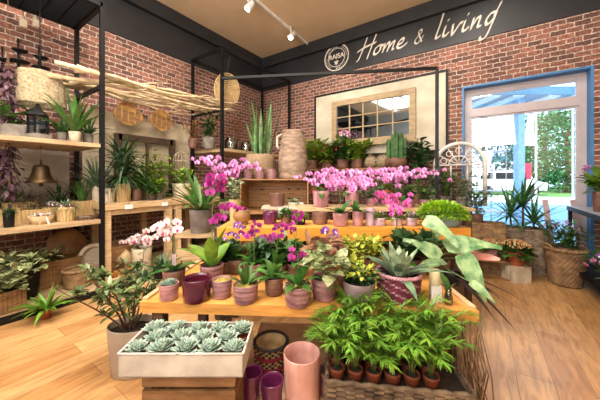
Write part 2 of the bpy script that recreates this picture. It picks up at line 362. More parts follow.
def flower_mesh(name, mats, r=1.0, detail=True):
    mb = MB()
    for k, a in enumerate((90, 215, 325)): mb.leaf((0, 0, 0), Vector((math.cos(R(a)), math.sin(R(a)), .12)), r * .95, r * .62, .25, .15, 4, 'oval')
    for a in (18, 162): mb.leaf((0, 0, .03 * r), Vector((math.cos(R(a)), math.sin(R(a)), .1)), r * .98, r * 1.15, .2, .12, 5, 'oval')
    mb.mi = 1; mb.leaf((0, 0, .05 * r), Vector((0, -.8, .6)), r * .62, r * .5, -.3, .5, 3, 'oval'); mb.ball((0, .0, .1 * r), .17 * r, 6, 4)
    return mb.mesh(name, list(mats))
FL = {k: flower_mesh(k + '_bloom', v) for k, v in dict(pink=PK, hot=HP, magenta=MG, white=WH, red=RD, violet=VI).items()}
def orchid_stem(root, z, kind, az, reach, top, nf=8, fs=.035, start=.45, base=(0, 0), stake=True, sp=1.0):
    """az is measured in camera axes: 0 = right, 90 = away"""
    rz_ = root.rotation_euler.z; a = R(az) + YAW - rz_; pts = []; bx, by = base
    for k in range(13):
        u = k / 12; x = reach * (max(0, u - .25) / .75) ** 1.7; zz = z + (top - z) * (1 - (1 - min(1, u * 1.15)) ** 1.6) - (.12 * reach * max(0, u - .8) / .2)
        pts.append(Vector((bx + math.cos(a) * x, by + math.sin(a) * x, zz)))
    sb = MB(); sb.tube(pts, .0028, .0012, 5); sb.build('stem', G_stem, root)
    loc = root.location; tocam = Matrix.Rotation(-rz_, 3, 'Z') @ Vector((-loc.x, -loc.y, 0)).normalized()
    for i in range(nf):
        u = start + (1 - start) * (i + .5) / nf; q = u * 12; j = min(11, int(q)); p = pts[j].lerp(pts[j + 1], q - j)
        sd = Vector((-tocam.y, tocam.x, 0)) * (fs * U(.6, 1.2) * sp * (1 if i % 2 else -1)); f = tocam * fs * U(-.6, 1.1) * sp
        d = (tocam + Vector((U(-.9, .9), U(-.9, .9), U(-.5, .4)))).normalized()
        s = fs * (1.05 - .35 * (i / nf)) * U(.9, 1.1)
        q_ = d.to_track_quat('Z', 'Y').to_euler(); inst(FL[kind], 'flower', root, p + sd + f + Vector((0, 0, U(-1.0, .6) * fs * sp)), q_, s)
def orchid_leaves(root, z, n=5, L=.16, W=.055, m=None, el=(15, 60), droop=1.0, az0=None):
    mb = MB(); a0 = U(0, 360) if az0 is None else az0
    for i in range(n):
        a = R(a0 + 360 * i / n + U(-15, 15)); mb.leaf(Vector((0, 0, z)) + dirv(a, 0) * .008, dirv(a, R(U(*el))), L * U(.75, 1.1), W * U(.85, 1.1), droop, .3, 7, 'oval')
    return mb.build('foliage', m or G_orch, root)
def rosette_mb(r, n=26, tilt=0):
    mb = MB()
    for i in range(n):
        u = i / n; a = i * 2.39996; e = R(14 + 66 * u); l = r * (1 - .5 * u)
        p = dirv(a, 0) * r * .05 + Vector((0, 0, r * .12 * u)); d = dirv(a, e); sd = d.cross(Vector((0, 0, 1))).normalized(); nr = sd.cross(d).normalized(); b = len(mb.v)
        for k, (uu, wd) in enumerate(((0, .10), (.35, .2), (.65, .27), (.85, .18), (1.04, .01))):
            c = p + d * l * uu + Vector((0, 0, l * .12 * uu * uu)); ww = wd * l
            mb.v += [c - sd * ww + nr * ww * .3, c + nr * ww * .05, c + sd * ww + nr * ww * .3, c - nr * ww * .35]
        for k in range(4):
            q = b + k * 4
            for x in range(4): y = (x + 1) % 4; mb.face(q + x, q + y, q + 4 + y, q + 4 + x)
    return mb
def tuft(root, z, r, n, L, W, m, name='foliage', hemi=0.0, sz=.7, shape='oval'):
    mb = MB()
    for i in range(n):
        a = U(0, 6.283); s = U(hemi, 1); e = math.asin(s); rr = r * U(.55, 1.0) ** .5
        d = dirv(a, e); p = Vector((d.x * rr, d.y * rr, z + d.z * rr * sz)); mb.leaf(p, d + Vector((U(-.6, .6), U(-.6, .6), U(-.4, .5))), L * U(.7, 1.2), W, .4, .2, 3, shape)
    return mb.build(name, m, root)
def blossoms(root, z, r, n, s, mats, sz=.6, name='blossoms', hemi=.25):
    mb = MB()
    for i in range(n):
        a = U(0, 6.283); e = math.asin(U(hemi, 1)); d = dirv(a, e); p = Vector((d.x * r, d.y * r, z + d.z * r * sz)); mb.mi = i % len(mats)
        for k in range(5):
            t = d.orthogonal().normalized(); t = Matrix.Rotation(k * 1.2566 + i, 3, d) @ t; mb.leaf(p, t + d * .35, s, s * .7, .1, .1, 2, 'oval')
    return mb.build(name, list(mats), root)
def cactus(root, z, cols):
    for (dx, dy, r, h) in cols:
        mb = MB(); mb.lathe([(r * .9, 0), (r, h * .1), (r, h * .85), (r * .75, h * .96), (r * .2, h)], 32, lambda t, j, z_: .14 * r * math.cos(t * 8), (dx, dy, z)); mb.build('column', leafm('cactus_green', '5B8A4A', '3C6434', .15), root)
# ------------------------------------------------------------------ room shell
LX, BY, RX, FY, CZ = -4.71, 5.15, 1.40, -2.6, 4.365
BZ = 3.55
M_ceil = mat('beige_ceiling', 'D8BE9C', 0.85, 'D0B592', 3)
M_band = mat('charcoal_paint', '26272B', 0.5, '1E1F23', 4)
M_wall = mat('plain_plaster', 'CBBBA6', 0.9, 'BDAE9A', 3)
struct('floor', MB().box(LX - .2, RX + .2, FY - .2, BY + .3, -.15, 0), floor_mat())
struct('ceiling', MB().box(LX - .2, RX + .2, FY - .2, BY + .3, CZ, CZ + 3.2), M_ceil)  # slab made thick upward, unseen, so it shades the ground outside
struct('wall_left', MB().box(LX - .2, LX, FY - .2, BY + .3, 0, CZ), brick_mat('brick_left', 1))
WX0, WX1, WZ0, WZ1 = -.264, 1.243, .05, 2.825
struct('wall_back', MB().box(LX, WX0, BY, BY + .3, 0, CZ).box(WX1, RX, BY, BY + .3, 0, CZ).box(WX0, WX1, BY, BY + .3, WZ1, CZ).box(WX0, WX1, BY, BY + .3, 0, WZ0), brick_mat('brick_back', 0))
struct('wall_right', MB().box(RX, RX + .2, FY - .2, BY + .3, 0, CZ), M_wall)
struct('wall_front', MB().box(LX, RX, FY - .2, FY, 0, CZ), mat('mirror_tint_plaster', 'B8C6D2', .9, 'A8B8C6', 3))  # wall out of view, pale blue made up to tint the mirror reflection
struct('trim_1', MB().box(LX, RX, BY - .025, BY, BZ, CZ), M_band)
struct('trim_2', MB().box(LX, LX + .025, FY, BY - .025, BZ, CZ), M_band)
struct('trim_3', MB().box(LX + .025, RX, BY - .11, BY - .025, 4.12, CZ), M_band)
struct('trim_4', MB().box(LX + .025, LX + .11, FY, BY - .11, 4.12, CZ), M_band)
struct('baseboard_left', MB().box(LX, LX + .015, FY, BY, 0, .09), M_dark)
struct('baseboard_back', MB().box(LX, WX0, BY - .015, BY, 0, .09), M_dark)
# window
M_blue = mat('sky_reflect_reveal', '3F7FB8', 0.5, '356FA6', 4)  # blue of the reflected sky put into the reveal's colour
M_upvc = mat('grey_window_frame', 'C2B6BA', 0.4, 'B0A6AA', 4)
rev = MB().box(WX0, WX0 + .03, BY, BY + .3, WZ0, WZ1).box(WX1 - .03, WX1, BY, BY + .3, WZ0, WZ1).box(WX0 + .03, WX1 - .03, BY, BY + .3, WZ1 - .03, WZ1)
struct('trim_5', rev, M_blue)
a, b, fy = WX0 + .03, WX1 - .03, BY + .17
wf = MB().box(a, a + .075, fy, fy + .07, WZ0, WZ1 - .03).box(b - .075, b, fy, fy + .07, WZ0, WZ1 - .03).box(a + .075, b - .075, fy, fy + .07, WZ1 - .11, WZ1 - .03).box(a + .075, b - .075, fy, fy + .07, WZ0, WZ0 + .12).box(a + .075, b - .075, fy - .01, fy + .07, 2.34, 2.45)
w1 = struct('window_1', wf, M_upvc)
sf = MB()
for (x0, x1, z0, z1) in ((a + .075, b - .075, 2.45, WZ1 - .11), (a + .075, b - .075, WZ0 + .12, 2.34)):
    t = .028; sf.box(x0, x0 + t, fy + .01, fy + .06, z0, z1).box(x1 - t, x1, fy + .01, fy + .06, z0, z1).box(x0 + t, x1 - t, fy + .01, fy + .06, z0, z0 + t).box(x0 + t, x1 - t, fy + .01, fy + .06, z1 - t, z1)
sf.build('window_sash', M_upvc, w1, False)
G_win = glass_mat('window_glass')
MB().box(a + .1, b - .1, fy + .03, fy + .036, 2.48, WZ1 - .14).build('window_pane', G_win, w1, False)
MB().box(a + .1, b - .1, fy + .03, fy + .036, WZ0 + .15, 2.31).build('window_pane', G_win, w1, False)
hb = MB()
for u in (.18, .5, .82): hb.box(a + (b - a) * u - .05, a + (b - a) * u + .05, fy - .03, fy - .01, 2.335, 2.365)
hb.build('window_hinge', M_upvc, w1, False)
# ------------------------------------------------------------------ outside
struct('ground_outside', MB().box(-25, 40, BY + .31, 19, -.2, -.02), mat('shade_blue_asphalt', '86AFC8', 0.8, '769FBA', 3))  # blue of the sky-lit shade put into the asphalt colour
struct('kerb_outside', MB().box(-25, 40, 19, 19.6, -.2, .12), mat('pale_kerb', 'D8D8D2', .8))
struct('pavement_outside', MB().box(-25, 40, 19.6, 24, -.2, .1), mat('pale_paving', 'D4D2C8', .8, 'C0BEB4', 2))
struct('lawn_outside', MB().box(-30, 60, 24, 60, -.2, .08), mat('lawn_green', '7FA858', .9, '5E8A42', 2))
G_tree = leafm('tree_leaf', '5EA85E', '2C7446', .45); G_treeb = leafm('bluish_tree_leaf', '5E8E94', '2E5E68', .4)
def tree(px, Y, h, rad, n, m, label, cz=.6, ls=.45):
    p = at(px, 179, Y); t = thing('tree', label, 'tree', (p.x, p.y, 0)); 
    MB().tube([(0, 0, 0), (.1, 0, h * .3), (-.05, .1, h * .6), (0, 0, h * .8)], rad * .09, rad * .03, 8).build('trunk', B_stem, t)
    mb = MB()
    for i in range(n):
        v = Vector((rnd.gauss(0, 1), rnd.gauss(0, 1), rnd.gauss(0, 1))).normalized() * U(.45, 1) ** .5
        c = Vector((v.x * rad, v.y * rad, h * cz + v.z * h * (1 - cz))); mb.leaf(c, (U(-1, 1), U(-1, 1), U(-.8, .6)), ls * U(.6, 1.2), ls * .8, .5, .2, 3)
    mb.build('crown', m, t)
tree(568, 24, 8.0, 3.6, 5200, G_tree, 'broad bright green tree outside the window, right side', .5, .3)
tree(545, 31, 9.5, 3.6, 3200, G_tree, 'green tree further back behind the white flag pole outside', .55, .4)
tree(484, 26, 7.5, 2.6, 2600, G_treeb, 'slim bluish tree outside behind the left half of the window', .5, .3)
tree(620, 33, 9, 4, 1500, G_tree, 'far green tree at the right edge of the window view', .5, .6)
M_wh = mat('white_paint', 'F0F0EE', .5)
p = at(519, 179, 7.0); t = thing('canopy_column', 'pale blue column carrying a teal canopy outside the window', 'column', (p.x, p.y, 0), YAW)
MB().box(-.085, .085, -.085, .085, 0, 3.42).build('shaft', mat('pale_blue_metal', '9CC0E4', .4), t, False); MB().box(-.14, .14, -.14, .14, -.01, .05).build('base_plate', M_upvc, t, False)
MB().box(-1.3, 1.6, -.35, 1.2, 3.42, 3.62).build('canopy_roof', mat('teal_canopy', '4E8EA8', .4, '3E7E9A'), t, False)
for x_ in (-1.0, -.4, .5, 1.1): MB().box(x_, x_ + .3, -.3, 1.1, 3.38, 3.42).build('canopy_panel', M_wh, t, False)
p = at(536, 179, 16); t = thing('flagpole', 'white flagpole with a white banner outside the window', 'flagpole', (p.x, p.y, 0), YAW)
MB().tube([(0, 0, -.02), (0, 0, 5.6)], .06, .045, 10).build('pole', M_wh, t)
fm = MB(); n = 10
for side in (0, .02):
    for j in range(n + 1):
        for k in range(5): u = k / 4; fm.v.append(Vector((-.08 - u * .62 * (0.75 + .25 * j / n), side + .07 * math.sin(u * 4 + j * .4), 5.2 - 1.9 * j / n)))
for s_ in (0, 1):
    for j in range(n):
        for k in range(4): q = s_ * 55 + j * 5 + k; fm.face(q, q + 1, q + 6, q + 5)
fm.build('banner', M_wh, t)
p = at(526.5, 179, 12); t = thing('street_sign', 'red rectangular sign board on a post outside the window', 'sign', (p.x, p.y, 0), YAW)
MB().tube([(0, 0, -.02), (0, 0, 2.0)], .03, .03, 8).build('post', M_upvc, t); MB().box(-.17, .17, -.06, -.03, 1.28, 2.0).build('sign_board', mat('red_sign', 'D8284A', .4), t, False)
p = at(573, 179, 14); t = thing('lamp_post', 'thin pale lamp post outside before the green tree', 'lamp post', (p.x, p.y, 0))
MB().tube([(0, 0, -.02), (0, 0, 5), (.1, 0, 5.3), (.6, 0, 5.4)], .05, .035, 8).build('pole', M_wh, t); MB().box(.5, .95, -.1, .1, 5.35, 5.45).build('lamp_head', M_upvc, t, False)
p = at(487, 179, 6.6); t = thing('plant_trolley', 'thin metal plant trolley with open shelves outside the window', 'trolley', (p.x, p.y, 0), YAW)
for x in (-.42, .28):
    for y in (-.25, .25): MB().tube([(x, y, .1), (x, y, 2.1)], .012, n=6).build('post', M_upvc, t)
for z in (.5, 1.0, 1.5, 1.95): MB().box(-.43, .29, -.26, .26, z, z + .025).build('shelf', M_upvc, t, False)
for x in (-.42, .28):
    for y in (-.25, .25): MB().lathe([(.01, -.015), (.05, -.015), (.05, .015), (.01, .015)], 12).build('wheel', M_black, t, loc=(x, y, .05)).rotation_euler = (R(90), 0, 0)
p = at(506, 179, 21); t = thing('parked_van', 'white van parked beyond the road outside', 'van', (p.x, p.y, .1), R(12))
mb = MB(); prof = [(-2.2, .35), (2.2, .35), (2.25, .9), (1.5, 1.1), (1.0, 1.85), (-2.1, 1.9), (-2.25, 1.2)]
for y in (-.9, .9):
    for q in prof: mb.v.append(Vector((q[0], y, q[1])))
k = len(prof); mb.face(*range(k)); mb.face(*reversed(range(k, 2 * k)))
for i in range(k): j = (i + 1) % k; mb.face(i, i + k, j + k, j)
mb.build('body', M_wh, t, False)
MB().box(-.9, .9, -.93, -.9, 1.2, 1.7).box(-1.9, -1.1, -.93, -.9, 1.2, 1.7).build('window', M_black, t, False)
for x in (-1.4, 1.4):
    for y in (-.85, .85): o = MB().lathe([(.1, -.1), (.33, -.1), (.35, 0), (.33, .1), (.1, .1)], 18).build('wheel', M_black, t, loc=(x, y, .35)); o.rotation_euler = (R(90), 0, 0)
p = at(482, 179, 46); t = thing('shop_building', 'long low white building across the street with a teal roof edge', 'building', (p.x, p.y, 0), R(5))
MB().box(-9, 5, -3, 3, -.1, 4.2).build('wall', M_wh, t, False); MB().box(-9.3, 5.3, -3.3, 3.3, 4.2, 5.0).build('roof_edge', mat('teal_fascia', '3E7E96', .5), t, False)
for x in (-8, -5, -2, 1): MB().box(x, x + 2, -3.05, -3, .8, 2.8).build('window', M_band, t, False)
# ------------------------------------------------------------------ lettering and logo on the band
M_let = mat('cream_lettering', 'E9E1D6', 0.5, 'DDD4C8', 8)
def letters(root, strokes, x0, x1, z0, hgt, u0, u1, r=.022):
    mb = MB()
    for st in strokes:
        P = [Vector(q) for q in st]; pts = []
        for i in range(len(P) - 1):
            p0 = P[max(i - 1, 0)]; p1 = P[i]; p2 = P[i + 1]; p3 = P[min(i + 2, len(P) - 1)]
            for k in range(6):
                t_ = k / 6; pts.append(.5 * ((2 * p1) + (p2 - p0) * t_ + (2 * p0 - 5 * p1 + 4 * p2 - p3) * t_ * t_ + (3 * p1 - p0 - 3 * p2 + p3) * t_ ** 3))
        pts.append(P[-1]); w3 = []
        for q in pts: w3.append((x0 + (x1 - x0) * (q.x + q.y * .32 - u0) / (u1 - u0), 0, z0 + q.y * hgt))
        # brush ribbon: a broad nib held at an angle
        b_ = len(mb.v); nib = Vector((.55, 0, .83)) * r
        for q in w3:
            q = Vector(q)
            for s in (1, -1):
                for yy in (0, -.012): mb.v.append(q + nib * s + Vector((.25 * r * s, yy, 0)))
        for i in range(len(w3) - 1):
            c0 = b_ + i * 4; c1 = c0 + 4
            for x, y in ((0, 1), (1, 3), (3, 2), (2, 0)): mb.face(c0 + x, c0 + y, c1 + y, c1 + x)
        mb.face(b_, b_ + 1, b_ + 3, b_ + 2); e = len(mb.v) - 4; mb.face(e, e + 1, e + 3, e + 2)
        mb.tube([Vector(q) + Vector((0, -.006, 0)) for q in w3], r * .55, n=6)
    return mb
LY = BY - .025
t = thing('lettering', 'large cream brush-script words Home & living on the dark band', 'lettering', (0, LY, 0))
H_ = [[(.25, 1.0), (.2, .5), (.1, 0), (.0, -.12)], [(.75, 1.1), (.68, .55), (.6, 0), (.6, -.1)], [(-.1, .38), (.2, .5), (.5, .56), (.85, .62)]]
o_ = lambda x: [[(x + .25, .42), (x + .08, .3), (x + .05, .08), (x + .2, 0), (x + .36, .15), (x + .34, .36), (x + .25, .42), (x + .5, .36)]]
m_ = lambda x: [[(x, .42), (x, 0)], [(x, .1), (x + .15, .4), (x + .25, .38), (x + .24, 0)], [(x + .24, .1), (x + .42, .4), (x + .5, .36), (x + .48, .06), (x + .58, .03)]]
e_ = lambda x: [[(x, .16), (x + .22, .22), (x + .28, .38), (x + .15, .42), (x + .02, .2), (x + .1, .02), (x + .3, .02), (x + .5, .16)]]
i_ = lambda x: [[(x, .42), (x - .02, .08), (x + .1, .02), (x + .22, .14)], [(x + .05, .62), (x + .06, .66)]]
v_ = lambda x: [[(x, .4), (x + .06, .02), (x + .12, .03), (x + .32, .38), (x + .42, .36)]]
n_ = lambda x: [[(x, .42), (x, 0)], [(x, .1), (x + .17, .4), (x + .27, .36), (x + .26, .06), (x + .38, .04)]]
g_ = lambda x: [[(x + .34, .42), (x + .15, .42), (x + .02, .2), (x + .12, .02), (x + .32, .22), (x + .36, .45), (x + .3, .0), (x + .2, -.42), (x + .02, -.5), (x - .05, -.38)], [(x + .3, .3), (x + .44, .75)]]
l_ = lambda x: [[(x + .08, 1.05), (x + .05, .5), (x, .08), (x + .1, .02), (x + .2, .1)]]
letters(t, H_ + o_(.85) + m_(1.4) + e_(2.08), -2.10, -1.06, 3.73, .38, -.05, 2.8).build('word', M_let, t)
amp = [[(.55, .0), (.2, .45), (.2, .6), (.38, .62), (.36, .45), (.05, .22), (.05, .02), (.3, -.02), (.6, .3)]]
letters(t, amp, -1.0, -.80, 3.74, .34, 0, .9, .012).build('word', M_let, t)
letters(t, l_(0) + i_(.35) + v_(.68) + i_(1.2) + n_(1.55) + g_(2.08), -.66, .29, 3.72, .41, 0, 2.85).build('word', M_let, t)
lc = bw(336.5, 57.5, LY); t = thing('round_logo', 'round cream shop logo with name and flower on the dark band', 'logo', (lc.x, LY, lc.z)); lr = .285
def ring(r0, r1, d=.01, n=64):
    mb = MB(); mb.lathe([(r0, -d), (r1, -d), (r1, 0), (r0, 0), (r0, -d)], n, cap=False)
    mb.v = [Vector((v.x, v.z, v.y)) for v in mb.v]; return mb
ring(lr * .93, lr).build('outer_ring', M_let, t, False); ring(lr * .66, lr * .70).build('inner_ring', M_let, t, False)
mb = MB()
for k in range(40):
    a_ = R(9 * k); d = Vector((math.cos(a_), 0, math.sin(a_)))
    if k % 10 < 7: mb.bar(d * lr * .76 + Vector((0, -.004, 0)), d * lr * .87 + Vector((0, -.004, 0)), .016, .006)
mb.build('ring_lettering', M_let, t, False)
def text_mesh(s, size, ext=.004):
    c = bpy.data.curves.new('txt', 'FONT'); c.body = s; c.size = size; c.extrude = ext; c.align_x = 'CENTER'; c.offset = size * .02
    o = bpy.data.objects.new('txt', c); COL.objects.link(o); dg = bpy.context.evaluated_depsgraph_get(); me = bpy.data.meshes.new_from_object(o.evaluated_get(dg)); bpy.data.objects.remove(o); return me
me = text_mesh('RAISA', .135); me.materials.clear(); me.materials.append(M_let); o = inst(me, 'name_lettering', t, (0, -.006, -.02), (R(90), 0, 0))
mb = MB()
for k in range(5): mb.leaf((0, -.008, -.1), Vector((math.cos(R(90 + 72 * k)), 0, math.sin(R(90 + 72 * k)))), .06, .035, 0, 0, 4, 'oval', roll=R(90))
mb.bar((0, -.006, -.1), (0, -.006, -.17), .008); mb.build('flower_mark', M_let, t)
# ------------------------------------------------------------------ ceiling track and spots
c0 = at(257, 0, 3.065 * F / 179); c1 = at(311, 46, 3.065 * F / 133)
t = thing('track_rail', 'white ceiling track rail for spotlights', 'light track', (c0.x, c0.y, CZ)); d = Vector((c1.x - c0.x, c1.y - c0.y, 0))
MB().bar(-d * .4 + Vector((0, 0, -.02)), d + Vector((0, 0, -.02)), .035, .04).build('rail', M_wh, t, False); MB().box(d.x - .03, d.x + .03, d.y - .05, d.y + .02, -.05, 0).build('end_cap', M_upvc, t, False)
M_bulb = mat('lit_bulb', 'FFF2DC', .5, emit=('FFF0D8', 30))
for px, py, lab in ((248, 8, 'lit white spotlight nearer the camera under the ceiling'), (291, 37, 'lit white spotlight at the far end of the ceiling track')):
    p = at(px, py, (CZ - .22 - H) * F / (179 - py)); t = thing('spotlight', lab, 'spotlight', p); q = (Vector((-.45, -.6, -1)) if px < 260 else Vector((-.1, -.7, -1))).normalized()
    rot = (-q).to_track_quat('Z', 'Y').to_euler()
    h_ = MB().lathe([(.055, -.02), (.058, .0), (.055, .1), (.04, .14), (.015, .15)], 24).build('head', M_wh, t); h_.rotation_euler = rot
    d_ = MB().lathe([(.045, -.022), (.048, -.026), (.001, -.028)], 24).build('bulb', M_bulb, t); d_.rotation_euler = rot
    MB().bar((0, 0, .1), (0, 0, .22), .02).build('bracket', M_wh, t, False)
# ------------------------------------------------------------------ left shelving frame
SX, SR = -3.68, -4.52
def framework(name, label, y0, y1, top, shelves, rails=(), r=.045, base=True):
    t = thing(name, label, 'shelving', ((SX + SR) / 2, (y0 + y1) / 2, 0)); ox, oy = (SX + SR) / 2, (y0 + y1) / 2
    for x in (SX, SR):
        for y in (y0, y1): MB().box(x - ox - r / 2, x - ox + r / 2, y - oy - r / 2, y - oy + r / 2, 0, top).build('post', M_black, t, False)
    for x in (SX, SR): MB().bar((x - ox, y0 - oy, top - r / 2), (x - ox, y1 - oy, top - r / 2), r).build('rail', M_black, t, False)
    for y in (y0, y1): MB().bar((SR - ox, y - oy, top - r / 2), (SX - ox, y - oy, top - r / 2), r).build('rail', M_black, t, False)
    for z, m, th in shelves:
        s = MB().box(SR - ox + .03, SX - ox + .03, y0 - oy + .025, y1 - oy - .025, z - th, z).build('shelf', m, t, False)
        MB().bar((SR - ox, y1 - oy, z - th * .5), (SX - ox, y1 - oy, z - th * .5), .03).build('bracket', M_black, t, False)
    for y, z in rails: MB().bar((SR - ox, y - oy, z), (SX - ox, y - oy, z), .04).build('rail', M_black, t, False)
    return t, ox, oy
M_shelf = woodm('shelf_board', 'C4A882', '9E8260')
t, ox, oy = framework('steel_shelving', 'tall black steel shelving with pale boards nearest the left edge', -.3, 1.27, 3.36, ((1.71, M_shelf, .045), (.83, M_shelf, .045)), ((1.25, 2.37),))
mesh_top = MB()
for k in range(26): mesh_top.bar((SR - ox + .03 + k * .0325, -.3 - oy, 3.33), (SR - ox + .03 + k * .0325, 1.27 - oy, 3.33), .012)
for k in range(10): mesh_top.bar((SR - ox, -.3 - oy + k * .17, 3.32), (SX - ox, -.3 - oy + k * .17, 3.32), .012)
mesh_top.build('mesh_top', M_mesh, t, False)
t, ox, oy = framework('steel_shelving', 'tall black steel shelving in the far room corner with one board', 3.02, 4.95, 3.57, ((1.83, M_shelf, .05),), ((3.06, 2.50),))
MB().box(-.4, .4, -.9, .9, .82, .86).build('shelf', M_shelf, t, False)
t = thing('floor_platform', 'low pale timber platform with black edge along the left wall', 'platform', (-4.05, 1.35, 0))
MB().box(-.55, .50, -1.6, 1.62, .015, .06).build('deck', M_shelf, t, False); MB().box(.50, .54, -1.6, 1.62, 0, .062).build('edge', M_black, t, False)
t = thing('timber_table', 'pale timber console table against the left brick wall', 'table', (-4.1, 2.15, 0))
MB().box(-.42, .44, -.86, .83, .93, 1.0).build('tabletop', M_pale, t, False)
for px in (106, 168, 177.5):
    y = at_x(px, -3.72, 0).y - 2.15; MB().box(.34, .42, y - .04, y + .04, .06, .93).build('leg', M_pale, t, False)
for y in (-.7, -.05, .7): MB().box(-.4, -.33, y - .04, y + .04, .06, .93).build('leg', M_pale, t, False)
MB().box(-.4, .40, -.82, .82, .86, .93).build('apron', M_pale, t, False)
tag(MB().box(-.012, .012, -.42, .42, 0, .78).build('back_board', mat('grey_plaster_board', 'A89C8C', .9, '8E8272', 4), None, False, (-4.56, .78, .88)), 'grey-beige plaster board behind the hanging bell', 'board')
tag(MB().box(-.012, .012, -.82, .82, 0, 1.3).build('back_board', mat('cream_limewash_board', 'CDBFA6', .9, 'A8987C', 4), None, False, (-4.56, 2.16, 1.0)), 'cream limewashed board behind the old dark window frame', 'board')
# old window frame leaning on the cream board
A_ = lw(118, 132, -4.45); B_ = lw(172, 141, -4.45); t = thing('old_window_frame', 'weathered dark timber window frame leaning on the cream board', 'frame', (-4.45, (A_.y + B_.y) / 2, 1.0)); hw = (B_.y - A_.y) / 2; ht = (A_.z + B_.z) / 2 - 1.0
MB().box(-.03, .03, -hw, hw, ht - .1, ht).build('top_rail', M_dark, t, False); MB().box(-.03, .03, -hw, hw, 0, .08).build('bottom_rail', M_dark, t, False)
for s in (-1, 1): MB().box(-.03, .03, s * hw - .045, s * hw + .045, 0, ht).build('stile', M_dark, t, False)
MB().box(-.015, .015, -.02, .02, .08, ht - .1).box(-.015, .015, -hw, hw, ht * .5 - .015, ht * .5 + .015).build('glazing_bar', M_dark, t, False)
# branches
M_branch = mat('bleached_branch', 'DCC8A4', .8, 'A88C66', 12, stretch=(1, 1, 1), bump=.4)
for i in range(11):
    x0 = -4.42 + .075 * i; z0 = 2.42 + .02 + .05 * (i % 3); pts = []; sk = U(-.22, .22); bz = U(-.05, .1)
    for k in range(10):
        u = k / 9; pts.append(Vector((min(-3.66, max(-4.5, x0 + sk * (u - .5) + U(-.03, .03) + .08 * math.sin(u * 5 + i))), .92 + 2.35 * u + U(-.12, .12) * (k in (0, 9)), z0 + .10 * u + bz * math.sin(u * 3.1) + .045 * math.sin(u * 7 + i * 2) + U(-.012, .012))))
    mb = MB().tube(pts, U(.022, .034), .013, 8)
    for k in (3, 6, 8): mb.tube([pts[k], pts[k] + Vector((U(-.1, .15), .2, U(-.03, .08))), pts[k] + Vector((U(-.1, .15), .4, U(-.03, .1)))], .012, .004, 5)
    tag(mb.build('branch', M_branch), 'long bleached branch lying in the bundle across the left shelving frames', 'branch', 'bleached branches laid overhead')
# ------------------------------------------------------------------ portal frame
PL = at(222, 179, 3.82); PR = at(437, 179, 3.47); t = thing('portal_frame', 'slim black steel portal frame spanning over the plant display', 'frame', ((PL.x + PR.x) / 2, (PL.y + PR.y) / 2, 0))
v = Vector((PR.x - PL.x, PR.y - PL.y, 0)) / 2
for s in (-1, 1):
    MB().bar(v * s, v * s + Vector((0, 0, 2.75)), .04).build('post', M_black, t, False); MB().box(v.x * s - .08, v.x * s + .08, v.y * s - .08, v.y * s + .08, 0, .008).build('base_plate', M_black, t, False)
MB().bar(-v * 1.006 + Vector((0, 0, 2.745)), v * 1.006 + Vector((0, 0, 2.745)), .035).build('crossbar', M_black, t, False)
# ------------------------------------------------------------------ display tables in the centre
FLc = cw(-159 / F * 1.417, 1.417); FRc = cw(177.5 / F * 1.32, 1.32); ux = (FRc - FLc); TW = ux.length; ang = math.atan2(ux.y, ux.x); TZ = .65
t = thing('display_table', 'long honey-pine table in front carrying the row of pink pots', 'table', (FLc.x, FLc.y, 0), ang)
for k in range(4): MB().box(.0, TW, .0 + k * .17, .168 + k * .17, TZ - .03, TZ).build('plank', M_oak, t, False)
MB().box(0, TW, -.012, .0, TZ - .055, TZ).build('front_edge', M_oak, t, False)
for x in (0, TW - .03): MB().box(x, x + .03, .01, .68, TZ - .055, TZ + .012).build('side_batten', M_pale, t, False)
for x in (.04, TW - .1):
    for y in (.03, .6): MB().box(x, x + .06, y, y + .06, 0, TZ - .03).build('leg', M_dark, t, False)
MB().box(.52, TW - .12, -.10, .62, .19, .22).build('lower_shelf', M_pale, t, False)
for x in (.56, TW - .2): MB().box(x, x + .05, -.06, .58, 0, .19).build('shelf_bearer', M_pale, t, False)
T2 = .904; p = cw(-83 / F * 2.15, 2.15); t = thing('display_bench', 'raised honey-pine bench behind the front table with thick edge', 'bench', (p.x, p.y, 0), YAW); W2 = 254 / F * 2.15
M_or = woodm('orange_pine', 'E2A03A', 'C8842A')
MB().box(0, W2, 0, .035, T2 - .105, T2).build('front_beam', M_or, t, False); MB().box(0, W2, .035, .42, T2 - .03, T2 - .001).build('tabletop', M_oak, t, False)
for x in (.02, W2 - .1):
    for y in (.04, .34): MB().box(x, x + .07, y, y + .07, 0, T2 - .03).build('leg', M_dark, t, False)
T3 = 1.01; p = cw(-.02, 2.62); t = thing('riser_bench', 'higher timber riser behind the raised bench', 'bench', (p.x, p.y, 0), YAW)
MB().box(0, 1.75, 0, .42, T3 - .03, T3).build('tabletop', M_pale, t, False)
for x in (.02, 1.67):
    for y in (.02, .34): MB().box(x, x + .06, y, y + .06, 0, T3 - .03).build('leg', M_dark, t, False)
